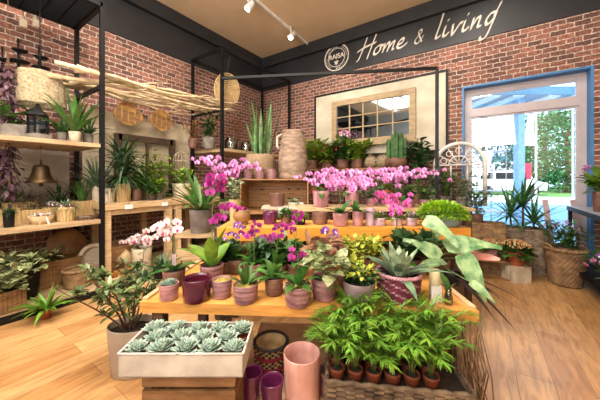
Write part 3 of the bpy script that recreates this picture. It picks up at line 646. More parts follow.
# apple crates, open side forward
def crate(name, label, p, rz, w, d, h, m, cat='crate', group=None, open_front=True, nsl=3):
    t = thing(name, label, cat, p, rz, group); th = .014
    for x in (-w / 2, w / 2 - th): MB().box(x, x + th, -d / 2, d / 2, .0, h).build('end_panel', m, t, False)
    sides = [('bottom', 0), ('top', 1), ('back', 2)] + ([] if open_front else [('front', 3)])
    for nm, k in sides:
        for i in range(nsl):
            a0, a1 = (i + .06) / nsl, (i + .94) / nsl
            if k == 0: b_ = (-w / 2, w / 2, -d / 2 + d * a0, -d / 2 + d * a1, 0.0, th)
            elif k == 1: b_ = (-w / 2, w / 2, -d / 2 + d * a0, -d / 2 + d * a1, h - th, h)
            elif k == 2: b_ = (-w / 2 + th, w / 2 - th, d / 2 - th, d / 2, th + (h - 2 * th) * a0, th + (h - 2 * th) * a1)
            else: b_ = (-w / 2 - .004, w / 2 + .004, -d / 2 - th, -d / 2, h * a0, h * a1)
            MB().box(*b_).build(nm + '_slat', m, t, False)
    return t
pc = cw(-24 / F * 3.60, 3.60)
for k, (z, h, lb) in enumerate(((0, .44, 'wooden crate on the floor, bottom of the stack under the terracotta jug'), (.44, .43, 'wooden crate in the middle of the stack under the terracotta jug'), (.87, .43, 'open wooden crate carrying the terracotta jug and snake plant'))):
    crate('wooden_crate', lb, (pc.x, pc.y, z), YAW, .86, .5, h, woodm('crate_pine', 'B98A56', '8A6038'), group='crates stacked under the jug')
# white side stool in front of crates
M_whw = woodm('whitewashed_wood', 'D8CDB8', 'B4A890')
p = cw(-15 / F * 3.22, 3.22); t = thing('side_table', 'small whitewashed side table in front of the crate stack', 'table', (p.x, p.y, 0), YAW); MB().box(-.27, .27, -.13, .13, .945, .975).build('tabletop', M_whw, t, False)
for x in (-.24, .21):
    for y in (-.11, .08): MB().box(x, x + .03, y, y + .03, 0, .945).build('leg', M_whw, t, False)
# black rack at the back wall and dark sideboard
x0 = at_y(300, 4.70, 0).x; x1 = at_y(408, 4.70, 0).x
t = thing('black_rack', 'black steel rack with timber top below the framed wall window', 'shelving', ((x0 + x1) / 2, 4.76, 0)); hw = (x1 - x0) / 2
for z in (.4, .95, 1.5): MB().box(-hw, hw, -.18, .18, z - .03, z).build('shelf', M_dark if z < 1.4 else M_crate, t, False)
for x in (-hw + .02, 0, hw - .02):
    for y in (-.165, .165): MB().box(x - .018, x + .018, y - .018, y + .018, 0, 1.47).build('post', M_black, t, False)
x0 = at_y(408, 4.7, 0).x + .12; x1 = WX0 - .02
t = thing('sideboard', 'dark low sideboard below the white arched ornament', 'cabinet', ((x0 + x1) / 2, 4.82, 0)); hw = (x1 - x0) / 2
MB().box(-hw, hw, -.22, .25, .03, .86).build('body', M_dark, t, False); MB().box(-hw - .01, hw + .01, -.24, .26, .86, .9).build('top', M_crate, t, False)
for s in (-1, 1): o = MB().box(min(s * .01, s * (hw - .02)), max(s * .01, s * (hw - .02)), -.235, -.22, .08, .82).build('door', M_dark, t, False); MB().ball((s * .05, -.245, .5), .012).build('knob', M_cream, o)
# ------------------------------------------------------------------ framed panel with false window
A_ = bw(317, 97.5, BY - .02); B_ = bw(446, 149, BY - .02); z0, z1 = 1.80, 3.11
t = thing('cream_panel', 'large cream board with black edge on the back brick wall', 'panel', ((A_.x + B_.x) / 2, BY - .05, z0)); hw = (B_.x - A_.x) / 2; hh = z1 - z0
MB().box(-hw, hw, -.01, .045, 0, hh).build('board', mat('aged_cream_board', 'CFC7B4', .85, 'B4AA94', 3, bump=.2), t, False)
for bx in ((-hw - .03, -hw, -.03, .045, -.03, hh + .03), (hw, hw + .03, -.03, .045, -.03, hh + .03), (-hw, hw, -.03, .045, hh, hh + .03), (-hw, hw, -.03, .045, -.03, 0)): MB().box(*bx).build('edge_strip', M_black, t, False)
MB().box(-hw, hw, .0, .045, -.12, -.03).build('skirt', M_dark, t, False)
A_ = bw(332.5, 104.5, BY - .07); B_ = bw(416, 140, BY - .07); z1 = 2.93; z0 = B_.z
t = thing('mirror_window', 'aged wooden window frame with fifteen mirror panes on the cream board', 'mirror', ((A_.x + B_.x) / 2, BY - .075, z0)); hw = (B_.x - A_.x) / 2; hh = z1 - z0; M_fr = woodm('aged_frame_wood', 'B9A27E', '8E7858'); fw = .11
for nm, bx in (('stile', (-hw, -hw + fw, -.04, .012, 0, hh)), ('stile', (hw - fw, hw, -.04, .012, 0, hh)), ('top_rail', (-hw + fw, hw - fw, -.04, .012, hh - fw, hh)), ('bottom_rail', (-hw + fw, hw - fw, -.04, .012, 0, fw)), ('sill', (-hw - .03, hw + .03, -.09, .012, -.035, 0))): MB().box(*bx).build(nm, M_fr, t, False)
iw, ih = hw - fw, hh - 2 * fw
MB().box(-iw, iw, -.008, .0, fw, hh - fw).build('mirror_glass', mat('mirror_glass', 'A8B4BC', .04, 'A0ACB4', 2, metal=1.0), t, False)  # bluish daylight reflection put into the glass as a tint
mb = MB()
for k in range(1, 5): x = -iw + 2 * iw * k / 5; mb.box(x - .012, x + .012, -.025, -.007, fw, hh - fw)
for k in range(1, 3): z = fw + ih * k / 3; mb.box(-iw, iw, -.022, -.007, z - .01, z + .01)
mb.build('glazing_bars', M_fr, t, False)
# white arch ornament
p = at_y(459, 4.80, 0); t = thing('arch_ornament', 'white round-topped arched window ornament left of the big window', 'ornament', (p.x, 4.80, .9)); aw = .36; ah = .62
def arch(r, z, y=0, n=20): return [Vector((-r, y, 0))] + [Vector((-r * math.cos(math.pi * k / n), y, z + r * math.sin(math.pi * k / n))) for k in range(n + 1)] + [Vector((r, y, 0))]
MB().tube(arch(aw - .03, ah), .035, n=8, flat=.7).build('outer_arch', M_wh, t); MB().bar((-aw, 0, .03), (aw, 0, .03), .06, .05).build('bottom_rail', M_wh, t, False)
mb = MB()
for x in (-.11, .11): mb.bar((x, 0, .05), (x, 0, ah + .02), .018)
for z in (.3, ah): mb.bar((-aw + .03, 0, z), (aw - .03, 0, z), .018)
for k in range(1, 6): a_ = math.pi * k / 6; mb.bar((0, 0, ah), (math.cos(a_) * (aw - .04), 0, ah + math.sin(a_) * (aw - .04)), .014)
mb.tube([(-.14 * math.cos(math.pi * k / 10), 0, ah + .14 * math.sin(math.pi * k / 10)) for k in range(11)], .01, n=6)
for k in range(5):
    a_ = math.pi * (k + .5) / 5; c = Vector((math.cos(a_) * .22, 0, ah + math.sin(a_) * .22)); mb.tube([c + Vector((math.cos(q * .7) * .045, 0, math.sin(q * .7) * .045)) for q in range(10)], .007, n=5)
mb.build('tracery', M_wh, t)
# ------------------------------------------------------------------ right wall shelving
M_gsh = mat('pale_grey_shelf', 'AEB4BE', .4, '9EA4AE', 3)
t = thing('side_shelving', 'black-framed shelving with pale grey board along the right wall', 'shelving', (1.165, 3.45, 0))
MB().box(-.225, .225, -1.45, 1.45, .915, .943).build('shelf', M_gsh, t, False); MB().box(-.235, -.225, -1.45, 1.45, .895, .945).build('front_edge', M_black, t, False)
MB().box(-.225, .225, -1.45, 1.45, .18, .21).build('shelf', M_black, t, False)
for x in (-.21, .21):
    for y in (-1.4, 0, 1.40): MB().box(x - .018, x + .018, y - .018, y + .018, 0, .915).build('post', M_black, t, False)
# ------------------------------------------------------------------ left side: things on shelves
ZA, ZB, ZC, ZP = 1.71, .83, 1.0, .06
def LS(px, x, z): return at_x(px, x, z)
def W_(p, px): return px * mpw(p) / 2     # radius from a width in pixels
def potted(label, cat, p, wpx, hpx, m, style='plain', name='potted_plant', group=None, **k):
    t = thing(name, label, cat, p, k.pop('rz', U(0, 6)), group); r = W_(p, wpx); h = hpx * mpp(p); pot(t, r, h, m, style, **k); t['r'] = r; del t['r']; return t, r, h
BURL = mat('burlap', 'B5A488', .95, '80704F', 40, bump=.9)
p = LS(40, -4.0, 0); zt = 1.3 + 105 * mpp(p); zb = 1.3 + 73 * mpp(p); r_ = W_(p, 56); tp = thing('hanging_lampshade', 'large burlap lampshade hanging above the upper left shelf', 'lampshade', (p.x, p.y, zb))
MB().lathe([(r_, 0), (r_ * 1.01, .02), (r_ * .96, (zt - zb) * .55), (r_ * .84, zt - zb - .02), (r_ * .83, zt - zb), (r_ * .80, zt - zb), (r_ * .97, .02)], 40, lambda t_, j, z_: .008 * math.sin(t_ * 7 + z_ * 9), cap=False).build('shade', BURL, tp)
MB().tube([(0, 0, (zt - zb) * .6), (0, 0, 3.34 - zb)], .006).build('cord', M_black, tp); mb = MB()
for a_ in (0, 60, 120): mb.bar(-dirv(R(a_), 0) * r_ * .86 + Vector((0, 0, (zt - zb) * .7)), dirv(R(a_), 0) * r_ * .86 + Vector((0, 0, (zt - zb) * .7)), .008)
mb.build('spider', M_black, tp)
# wall candle dishes
for px, py, lb in ((20, 50, 'black metal wall dish holder high on the brick, left one'), (41, 57, 'black metal wall dish holder high on the brick, right one'), (4, 59, 'black metal wall dish holder cut by the left edge')):
    q = lw(px, py, LX + .14); tp = thing('wall_dish_holder', lb, 'candle holder', (LX, q.y, q.z - .25))
    MB().tube([(.005, 0, -.05), (.02, 0, .1), (.05, 0, .3), (.03, 0, .42)], .009).tube([(.02, 0, .1), (.10, 0, .06), (.14, 0, .1)], .007).tube([(.03, 0, .02), (.1, .05, -.03), (.14, .09, .0)], .007).tube([(.03, 0, .02), (.1, -.05, -.03), (.14, -.09, .0)], .007).build('stem', M_black, tp)
    for c, s in (((.14, 0, .22), .075), ((.14, 0, .09), .09)): MB().lathe([(.01, 0), (s * .7, .006), (s, .025), (s * .98, .028), (.01, .01)], 20, c=c).build('dish', M_black, tp)
    MB().tube([(.14, 0, .09), (.14, 0, .22)], .006).build('pin', M_black, tp)
for px, py, lb in ((23, 23, 'small white lantern hanging high on brick, nearer the left edge'), (36, 23, 'small white lantern hanging high on brick, right of its twin')):
    q = lw(px, py, -4.5); tp = thing('hanging_lantern', lb, 'lantern', (q.x, q.y, q.z - .05)); MB().box(-.03, .03, -.03, .03, 0, .085).build('body', M_cream, tp, False); MB().lathe([(.042, .085), (.01, .14)], 4).build('roof', M_cream, tp, False)
    MB().tube([(0, 0, .14), (0, 0, 3.31 - q.z + .06)], .003).build('cord', M_black, tp)
# dried purple bunches, left edge
PUR = leafm('dried_purple_leaf', '7A5A68', '4A3240', .4)
for px, py, l_, lb in ((8, 92, .55, 'dried purple bunch hanging beside the burlap shade'), (8, 168, .45, 'dried purple bunch hanging below the upper board at the left edge')):
    q = LS(px, -3.95, 0); zc = 1.3 - (py - 179) * mpp(q); tp = thing('dried_bunch', lb, 'dried flowers', (q.x, q.y, zc)); mb = MB(); sb = MB()
    for k in range(260):
        u = rnd.random(); d = dirv(U(0, 6.28), U(-1.4, .3)); c = Vector((0, 0, l_ * .5 - u * l_)) + d * U(.02, .14) * (.5 + u * .7); mb.leaf(c, d, .06, .035, .8, .3, 3)
    for k in range(7): a_ = k * .9; sb.tube([(0, 0, l_ * .5 + .1), (math.cos(a_) * .05, math.sin(a_) * .05, 0), (math.cos(a_) * .1, math.sin(a_) * .1, -l_ * .45)], .003)
    mb.build('foliage', PUR, tp); sb.tube([(0, 0, l_ * .5 + .08), (0, 0, (3.3 if py < 100 else 1.67) - zc)], .003).build('stems', B_stem, tp)
# upper board
q = LS(12, -3.95, ZA); tp, r, h = potted('trailing plant in a grey stone trough on the upper left board', 'plant', q, 30, 14, M_grey, 'plain', 'trough_plant', sq=.4, ry=.8, rb=W_(q, 27)); bush(tp, h * .8, .22, .2, 70, .12, .05, G_mid, 6)
q = LS(38, -3.85, ZA); tp = thing('lantern', 'dark metal lantern with pale base on the upper left board', 'lantern', q, .3); s = mpp(q) * 1.0
MB().box(-.075, .075, -.075, .075, 0, .06).build('base', M_grey, tp, False); MB().box(-.05, .05, -.05, .05, .075, .24).build('glass', glass_mat('lantern_glass', (.55, .65, .75), .1), tp, False)
for x in (-.055, .055):
    for y in (-.055, .055): MB().box(x - .007, x + .007, y - .007, y + .007, .06, .26).build('post', M_black, tp, False)
MB().lathe([(.1, .255), (.09, .275), (.04, .32), (.02, .34), (.03, .36), (.01, .38)], 4).build('roof', M_black, tp, False); MB().lathe([(.025, .062), (.025, .16), (.004, .165)], 12).build('candle', M_cream, tp)
for px, w_, hh, m, st, lb in ((62, 12, 10, M_grey, 'plain', 'small grey pot with a leafy plant, left of three on the upper board'), (88, 11, 11, M_grey, 'rings', 'small grey pot with a leafy plant, right of three on the upper board')):
    q = LS(px, -3.9, ZA); tp, r, h = potted(lb, 'plant', q, w_, hh, m, st); strap(tp, h * .8, 16, .26, .035, G_dark, (25, 80), 1.0)
q = LS(75, -3.8, ZA); tp, r, h = potted('cream pot with tall fern-like strap leaves in the middle of the upper board', 'plant', q, 13, 11, M_cream, 'rim'); strap(tp, h * .8, 30, .52, .055, G_mid, (35, 88), .9)
# bell
q = LS(41, -3.95, 0); zb = 1.3 - 4 * mpp(q); tp = thing('hanging_bell', 'aged bronze bell hanging under the upper left board', 'bell', (q.x, q.y, zb)); BR = mat('aged_bronze', '5A4428', .45, '1E1812', 10, metal=.7); s = .115
MB().lathe([(s * 1.1, 0), (s * 1.12, .012), (s * .9, .04), (s * .68, .10), (s * .6, .16), (s * .5, .19), (s * .1, .2), (s * .09, .19), (s * .5, .17), (s * .62, .08), (s * .95, .004)], 32, cap=False).build('body', BR, tp)
MB().tube([(math.cos(k * .7) * .025, 0, .225 + math.sin(k * .7) * .025) for k in range(10)], .006).build('crown_loop', BR, tp); o = MB().tube([(0, 0, .18), (0, 0, -.01)], .005).build('clapper', BR, tp); MB().ball((0, 0, -.02), .02).build('clapper_ball', BR, o)
MB().tube([(0, 0, .25), (0, 0, ZA - .045 - zb)], .004).build('cord', B_stem, tp)
# board B
def slatbox(label, q, w, d, h, rz=0, m=None, plant=None, cat='planter'):
    t = thing('slatted_planter', label, cat, q, rz); m = m or M_bamboo; o = MB(); n = max(4, int(w / .028))
    o.box(-w / 2, w / 2, -d / 2, -d / 2 + .008, 0, h).box(-w / 2, w / 2, d / 2 - .008, d / 2, 0, h).box(-w / 2, -w / 2 + .008, -d / 2, d / 2, 0, h).box(w / 2 - .008, w / 2, -d / 2, d / 2, 0, h).box(-w / 2, w / 2, -d / 2, d / 2, 0, .01)
    for k in range(n):
        x = -w / 2 + w * (k + .5) / n; o.box(x - w / n * .4, x + w / n * .4, -d / 2 - .006, -d / 2, 0, h); o.box(x - w / n * .4, x + w / n * .4, d / 2, d / 2 + .006, 0, h)
    nn = max(3, int(d / .028))
    for k in range(nn):
        y = -d / 2 + d * (k + .5) / nn; o.box(w / 2, w / 2 + .006, y - d / nn * .4, y + d / nn * .4, 0, h); o.box(-w / 2 - .006, -w / 2, y - d / nn * .4, y + d / nn * .4, 0, h)
    o.build('box', m, t, False); MB().box(-w / 2 + .01, w / 2 - .01, -d / 2 + .01, d / 2 - .01, h * .6, h * .85).build('soil', M_soil, t, False); return t
L90 = R(90)
q = LS(19, -4.2, ZB); tp = slatbox('tall bamboo-slatted planter with green grass at the rear of the lower left board', q, .26, .24, .22, L90); tuft(tp, .2, .13, 120, .12, .012, G_mid, shape='lance')
q = LS(3, -4.15, ZB); tp = slatbox('bamboo-slatted planter with a green bush, cut by the left edge', q, .22, .22, .16, L90); bush(tp, .14, .34, .17, 120, .08, .035, G_mid, 6)
q = LS(9, -3.80, ZB); tp, r, h = potted('small black pot with dark green needles on the lower left board', 'plant', q, 13, 15, M_black, 'plain'); tuft(tp, h * .85, r, 150, .05, .008, G_dark, shape='lance')
q = LS(31, -4.05, ZB); tp = slatbox('low slatted box behind the candle ornament on the lower left board', q, .36, .16, .14, L90)
bush(tp, .12, .22, .13, 90, .05, .02, PUR, 6)
q = LS(41, -3.84, ZB); tp = thing('advent_bowl', 'round wooden bowl of white blossoms with a white ribbon on the lower left board', 'bowl', q); r = W_(q, 27)
MB().lathe([(r * .8, 0), (r, .085), (r * .94, .085), (r * .75, .02)], 28, lambda t_, j, z_: .004 * math.sin(t_ * 20)).build('bowl', M_pale, tp); soil(tp, r * .9, .07); blossoms(tp, .075, r * .8, 26, .028, (WH[0], M_cream), .3); o = MB()
for s_ in (-.02, .02): o.leaf((r * .98, s_, .075), (.3, s_ * 10, -.9), .13, .022, .2, 0, 4, 'strap', roll=L90)
o.build('ribbon', M_wh, tp)
q = LS(52, -4.1, ZB); tp = slatbox('small slatted pot with a pink-white bloom behind the round slatted bowl', q, .18, .16, .15, L90); blossoms(tp, .16, .05, 10, .035, (WH[0],), .8)
bush(tp, .12, .24, .1, 60, .05, .018, G_dark, 4)
q = LS(66, -3.85, ZB); tp, r, h = potted('round slatted wooden bowl with a pink-white succulent bloom on the lower left board', 'planter', q, 21, 14, M_bamboo, 'rib', 'slatted_bowl'); blossoms(tp, h * .9, .05, 12, .03, (WH[0], WH[1]), .8); tuft(tp, h * .8, .09, 60, .07, .02, G_grey)
q = LS(82, -4.15, ZB); tp = slatbox('tall slatted planter with upright green shoots near the right end of the lower board', q, .2, .2, .2, L90); strap(tp, .18, 22, .34, .018, G_mid, (60, 88), .5, .06)
q = LS(60, -4.25, ZB); tp = slatbox('slatted planter with curling green leaves at the back of the lower board', q, .2, .2, .19, L90); strap(tp, .17, 24, .32, .022, G_dark, (45, 85), 1.4, .06)
q = LS(86, -3.82, ZB); tp = thing('twig_nest', 'flat twig nest with grey pebbles at the right end of the lower board', 'ornament', q); mb = MB()
for k in range(40): a_ = U(0, 6.28); mb.tube([dirv(a_ + j * .35, 0) * U(.09, .12) + Vector((0, 0, .006 + U(0, .03))) for j in range(5)], .004, n=4)
mb.build('nest', B_stem, tp); mb = MB()
for k in range(6): mb.ball((U(-.05, .05), U(-.05, .05), .02), U(.015, .026), 8, 5, .8)
mb.build('pebbles', M_grey, tp)
# timber table, back row
q = LS(108, -3.95, ZC); tp, r, h = potted('white ribbed pot with a short plant on the timber table by the front post', 'plant', q, 14, 14, M_cream, 'rib'); tuft(tp, h * .8, r * .8, 60, .08, .02, G_grey)
q = LS(123, -3.95, ZC); tp, r, h = potted('tapered wooden pot with a wide spiky dracaena on the timber table', 'plant', q, 17, 18, M_bamboo, 'rib', 'dracaena'); sb = MB()
for k, (a_, hh) in enumerate(((0, .40), (2.2, .28), (4, .14))): 
    c = Vector((math.cos(a_) * .05, math.sin(a_) * .05, h * .8)); sb.tube([c, c + Vector((math.cos(a_) * .03, math.sin(a_) * .03, hh))], .012, .01)
    strap(tp, h * .8 + hh, 46, .46, .034, G_grey if k == 1 else G_dark, (-5, 80), 1.2, .03, 'lance')
sb.build('trunk', B_stem, tp)
q = LS(98, -4.1, ZC); tp, r, h = potted('cream pot with feathery dark foliage behind the steel post', 'plant', q, 13, 16, M_cream, 'plain'); strap(tp, h * .8, 56, .52, .034, G_grey, (30, 88), 1.2, .03, 'lance')
for px, x, w_, hh, m, lb, g, H_ in ((137, -3.95, 11, 12, M_brownp, 'small brown pot with a green leafy plant beside the wooden dracaena pot', G_mid, .22), (147, -4.15, 15, 16, M_cream, 'cream pot with lime arching leaves before the old window frame', G_lime, .5),
                               (160, -4.15, 13, 15, M_grey, 'grey pot with a lime leafy bush before the old window frame', G_lime, .4), (158, -3.88, 10, 10, M_grey, 'little grey pot with trailing sprigs at the timber table front', G_lime, .16),
                               (152, -3.84, 9, 8, M_dark, 'small dark pot with sparse sprigs at the timber table front', G_mid, .14), (181, -4.05, 18, 14, M_cream, 'wide cream pot with a bright green cushion plant at the table end', G_lime, .25)):
    q = LS(px, x, ZC); tp, r, h = potted(lb, 'plant', q, w_, hh, m); bush(tp, h * .8, H_ * 1.15, H_ * .6 + .06, 190, .085, .042, g, 7)
q = LS(183, -3.95, ZC); tp = thing('pebble_bowl', 'shallow bowl heaped with pale pods at the right end of the timber table', 'bowl', q + Vector((0, .18, 0))); MB().lathe([(.07, 0), (.16, .16), (.15, .16), (.05, .02)], 24).build('bowl', M_pale, tp); mb = MB()
for k in range(40): a_ = U(0, 6.28); rr = .13 * rnd.random() ** .5; mb.ball((math.cos(a_) * rr, math.sin(a_) * rr, .16 + .04 * (1 - rr / .14) + U(0, .02)), U(.014, .024), 7, 5)
tag(mb.build('pods', mat('pale_pods', 'C8AC88', .8, '9A7E5C', 20, island=.2)), '', '').parent = tp; del bpy.data.objects['pods']['label']; del bpy.data.objects['pods']['category']
for px, lb in ((129, 'white name ticket hooked on the timber table edge, left one'), (165, 'white name ticket hooked on the timber table edge, right one')):
    q = LS(px, -3.645, 0); tp = thing('tag_card', lb, 'label', (q.x, q.y, .93)); MB().box(0, .003, -.045, .045, -.005, .05).build('card', M_wh, tp, False); MB().tube([(0, 0, .05), (-.01, 0, .072), (-.03, 0, .0725)], .002).build('hook', M_black, tp)
# bird cage and wood slabs
q = LS(181, -4.35, ZC); tp = thing('bird_cage', 'white wire bird cage standing behind the timber table end', 'cage', (q.x, q.y, ZC + .0)); mb = MB(); r = .13; z0 = .28
for k in range(14):
    a_ = k * 6.283 / 14; mb.tube([(math.cos(a_) * r, math.sin(a_) * r, z0)] + [(math.cos(a_) * r * math.cos(e), math.sin(a_) * r * math.cos(e), z0 + .34 + .16 * math.sin(e)) for e in (0, .4, .8, 1.2, 1.55)], .004, n=4)
for z in (z0, z0 + .17, z0 + .34): mb.tube([(math.cos(k * .3142) * r, math.sin(k * .3142) * r, z) for k in range(21)], .005, n=4)
mb.build('wires', M_cream, tp); MB().lathe([(.1, 0), (.12, .02), (.03, .05), (.03, z0 - .02), (r, z0 - .015), (r, z0)], 24).build('stand', M_cream, tp); MB().tube([(math.cos(k * .63) * .025, 0, z0 + .525 + math.sin(k * .63) * .025) for k in range(11)], .004).build('ring', M_cream, tp)
SLAB = mat('golden_wood_slab', 'C89A58', .7, '8E6232', 10, bump=.3)
for px, py, w_, h_, lb in ((128, 114, .40, .32, 'golden wood slab hanging under the branches, left of two'), (161, 120, .36, .34, 'golden wood slab hanging under the branches, right of two')):
    q = lw(px, py, -4.36); tp = thing('wood_slab', lb, 'wood slab', q); mb = MB(); n = 18
    for x in (-.012, .012):
        for k in range(n): a_ = 6.283 * k / n; mb.v.append(Vector((x, math.cos(a_) * w_ / 2 * (1 + .1 * math.sin(3 * a_ + px)), math.sin(a_) * h_ / 2 * (1 + .08 * math.cos(4 * a_)))))
    mb.face(*reversed(range(n))); mb.face(*range(n, 2 * n))
    for k in range(n): j = (k + 1) % n; mb.face(k, j, n + j, n + k)
    mb.build('slab', SLAB, tp, False); o = MB()
    for k in range(4): o.box(.013, .018, -w_ * .4 + k * w_ * .22, -w_ * .4 + k * w_ * .22 + w_ * .15, -h_ * .42 + .01 * (k % 2), h_ * .3 - .03 * (k % 3))
    o.build('bark_strip', M_crate, tp, False); MB().tube([(0, 0, h_ / 2 - .02), (0, 0, 2.43 - q.z)], .003).build('cord', B_stem, tp)
# platform
q = LS(5, -3.72, ZP); tp = slatbox('square timber planter with a cream-edged leafy plant at the left edge', q, .24, .24, .2, L90, M_crate); bush(tp, .16, .42, .36, 260, .085, .055, G_vari, 10, low=.1)
q = LS(24, -3.95, ZP); tp, r, h = potted('wide dark ribbed basket pot with variegated foliage on the low platform', 'plant', q, 34, 36, M_black, 'rings', 'planter'); bush(tp, h * .8, .2, .26, 130, .08, .05, G_vari, 9)
q = LS(46, -3.36, 0); tp, r, h = potted('little terracotta-orange nursery pot with a bright green plant on the floor by the platform', 'plant', q, 12, 10, M_terra, 'rim'); strap(tp, h * .8, 34, .26, .04, G_palm, (25, 85), 1.0, .03, 'lance')
q = LS(50, -4.2, ZP); tp = slatbox('brown crate planter with greens behind the dark basket pot', q, .5, .3, .3, L90, M_crate); bush(tp, .26, .16, .24, 120, .07, .04, G_vari, 8)
q = LS(67, -4.25, ZP); tp = thing('wood_disc', 'large round wooden slice standing upright under the lower left board', 'wood slice', (q.x, q.y, ZP + .42)); o = MB().lathe([(.19, -.025), (.2, 0), (.19, .025)], 36, lambda t_, j, z_: .008 * math.sin(5 * t_)).build('slice', M_crate, tp); o.rotation_euler = (0, R(80), 0); MB().box(-.1, .1, -.06, .06, -.42, -.17).build('foot', M_crate, tp, False)
q = LS(78, -3.85, ZP); tp = thing('wicker_bowl', 'round brown wicker tub on the platform below the post', 'basket', q); r = W_(q, 32); weave_mb(r, r * .8, .2, 18, 8).build('basket', M_wick, tp); rim_mb(r * .97, .2, .02).build('rim', M_wick, tp)
q = LS(93, -4.1, ZP); tp = thing('arched_frame', 'small white arched frame leaning behind the steel post', 'frame', (q.x, q.y, q.z), L90); aw, ah = .13, .26
MB().tube(arch(aw, ah), .028, n=8).build('arch', M_cream, tp); MB().box(-aw - .03, aw + .03, -.02, .02, 0, .03).build('base', M_cream, tp, False); o = MB(); A2 = arch(aw - .01, ah, .012); o.v = list(A2); o.face(*range(len(A2))); n_a = len(A2); o.v += [v + Vector((0, .01, 0)) for v in A2]; o.face(*reversed(range(n_a, 2 * n_a))); o.build('back', M_whw, tp, False)
q = LS(122, -3.75, ZP); tp = thing('candle_tray', 'oval wooden tray carrying amber tealight glasses on the platform', 'tray', q, L90); MB().lathe([(.15, 0), (.19, .015), (.2, .04), (.19, .04), (.15, .012)], 32, rx=1, ry=.6).build('tray', M_pale, tp)
AMB = mat('amber_glass', 'C88A3A', .15, '8A5420', 10)
for dx, dy in ((-.12, 0), (-.06, .04), (0, -.04), (.02, .05), (.08, 0), (.13, .02)):
    tag(pot_mb(.028, .026, .07).build('tealight_glass', AMB, None, True, q + Vector((-dy, dx, .0165))), 'amber tealight glass standing in the oval wooden tray', 'candle holder', 'amber tealight glasses in the oval tray')
q = LS(119, -4.1, ZP); tp = thing('wooden_bowl_stack', 'carved brown wooden tub behind the tealight tray', 'tub', q); pot_mb(.2, .16, .36, 'rings').build('tub', M_crate, tp)
q = LS(128, -3.95, ZP); tp = thing('log_slice', 'pale cut log piece leaning by the tealight tray', 'log', q + Vector((0, 0, .16)), .4); o = MB().lathe([(.09, -.14), (.095, 0), (.09, .14)], 20).build('log', M_pale, tp); o.rotation_euler = (R(55), 0, 0); MB().box(-.06, .06, -.06, .06, -.16, -.02).build('chock', M_crate, tp, False)
q = LS(142, -3.72, ZP); tp = thing('round_tray', 'round dark tray under the cream orchid pot on the platform', 'tray', q); MB().lathe([(.2, 0), (.215, .03), (.205, .03), (.19, .012)], 32).build('tray', M_crate, tp)
tp, r, h = potted('white orchid with crimson centres in a tall cream pot on the platform', 'orchid', q + Vector((0, 0, .014)), 21, 24, M_cream, 'plain', 'white_orchid'); orchid_leaves(tp, h * .85, 5, .2)
orchid_stem(tp, h * .85, 'white', 190, .22, h + .14, 9, .058, .3, sp=.8); orchid_stem(tp, h * .85, 'white', 350, .34, h + .18, 10, .058, .3, sp=.8)
# corner shelf
ZS = 1.83
q = LS(193, -4.15, ZS); tp, r, h = potted('brown jar of dried orange blossom on the far corner shelf', 'dried flowers', q, 9, 10, M_brownp, 'round', 'dried_flower_jar'); OR = leafm('dried_orange', 'D89A50', 'A86A30', .3)
bush(tp, h * .8, .36, .2, 220, .035, .02, OR, 10, sm=B_stem)
q = LS(209, -4.05, ZS); tp, r, h = potted('grey round vase with bushy dark green leaves on the far corner shelf', 'plant', q, 11, 12, M_grey, 'round'); bush(tp, h * .8, .5, .2, 150, .09, .05, G_dark, 7)
q = LS(238, -4.1, ZS); tp, r, h = potted('orange dried hydrangea in a thin bottle on the far corner shelf', 'dried flowers', q, 7, 10, M_brownp, 'round', 'dried_flower_jar'); bush(tp, h * .8, .55, .14, 140, .04, .025, OR, 6, low=.6, sm=B_stem)
G_jar = glass_mat('jar_glass', (.82, .86, .84), .12)
for px, x, r, h, lb in ((231, -3.86, .12, .24, 'wide clear glass jar on the far corner shelf, left one'), (246, -3.84, .1, .2, 'clear glass jar on the far corner shelf, right one')):
    q = LS(px, x, ZS); tp = thing('glass_jar', lb, 'jar', q); MB().lathe([(r * .9, 0), (r, .02), (r, h * .75), (r * .7, h * .9), (r * .72, h), (r * .66, h), (r * .64, h * .9), (r * .93, h * .73), (r * .93, .02)], 24).build('body', G_jar, tp); MB().lathe([(r * .85, .021), (r * .85, .05), (.01, .055)], 20).build('sand', M_cream, tp)
q = LS(218, -4.3, ZS); tp = thing('bamboo_sticks', 'two tall thin sticks standing at the corner shelf back', 'sticks', q)
for y in (-.08, .1): MB().tube([(0, y, 0), (0, y, .7)], .011, .01).build('stick', M_bamboo, tp)
q = at(227, 90, 4.75); tp = thing('rattan_disc', 'pale round rattan fan hanging in the far corner', 'ornament', q, YAW + .3); mb = MB(); rr = .30
for k in range(9): mb.tube([(rr * (k + 1) / 9 * math.cos(j * .2618) * .72, 0, rr * (k + 1) / 9 * math.sin(j * .2618)) for j in range(25)], .01, n=5)
for k in range(16): a_ = k * .3927; mb.bar((0, .004, 0), (math.cos(a_) * rr * .72, .004, math.sin(a_) * rr), .01, .006)
mb.build('weave', M_bamboo, tp); MB().tube([(0, 0, rr - .02), (.05, 0, 3.5 - q.z)], .004).build('cord', B_stem, tp)
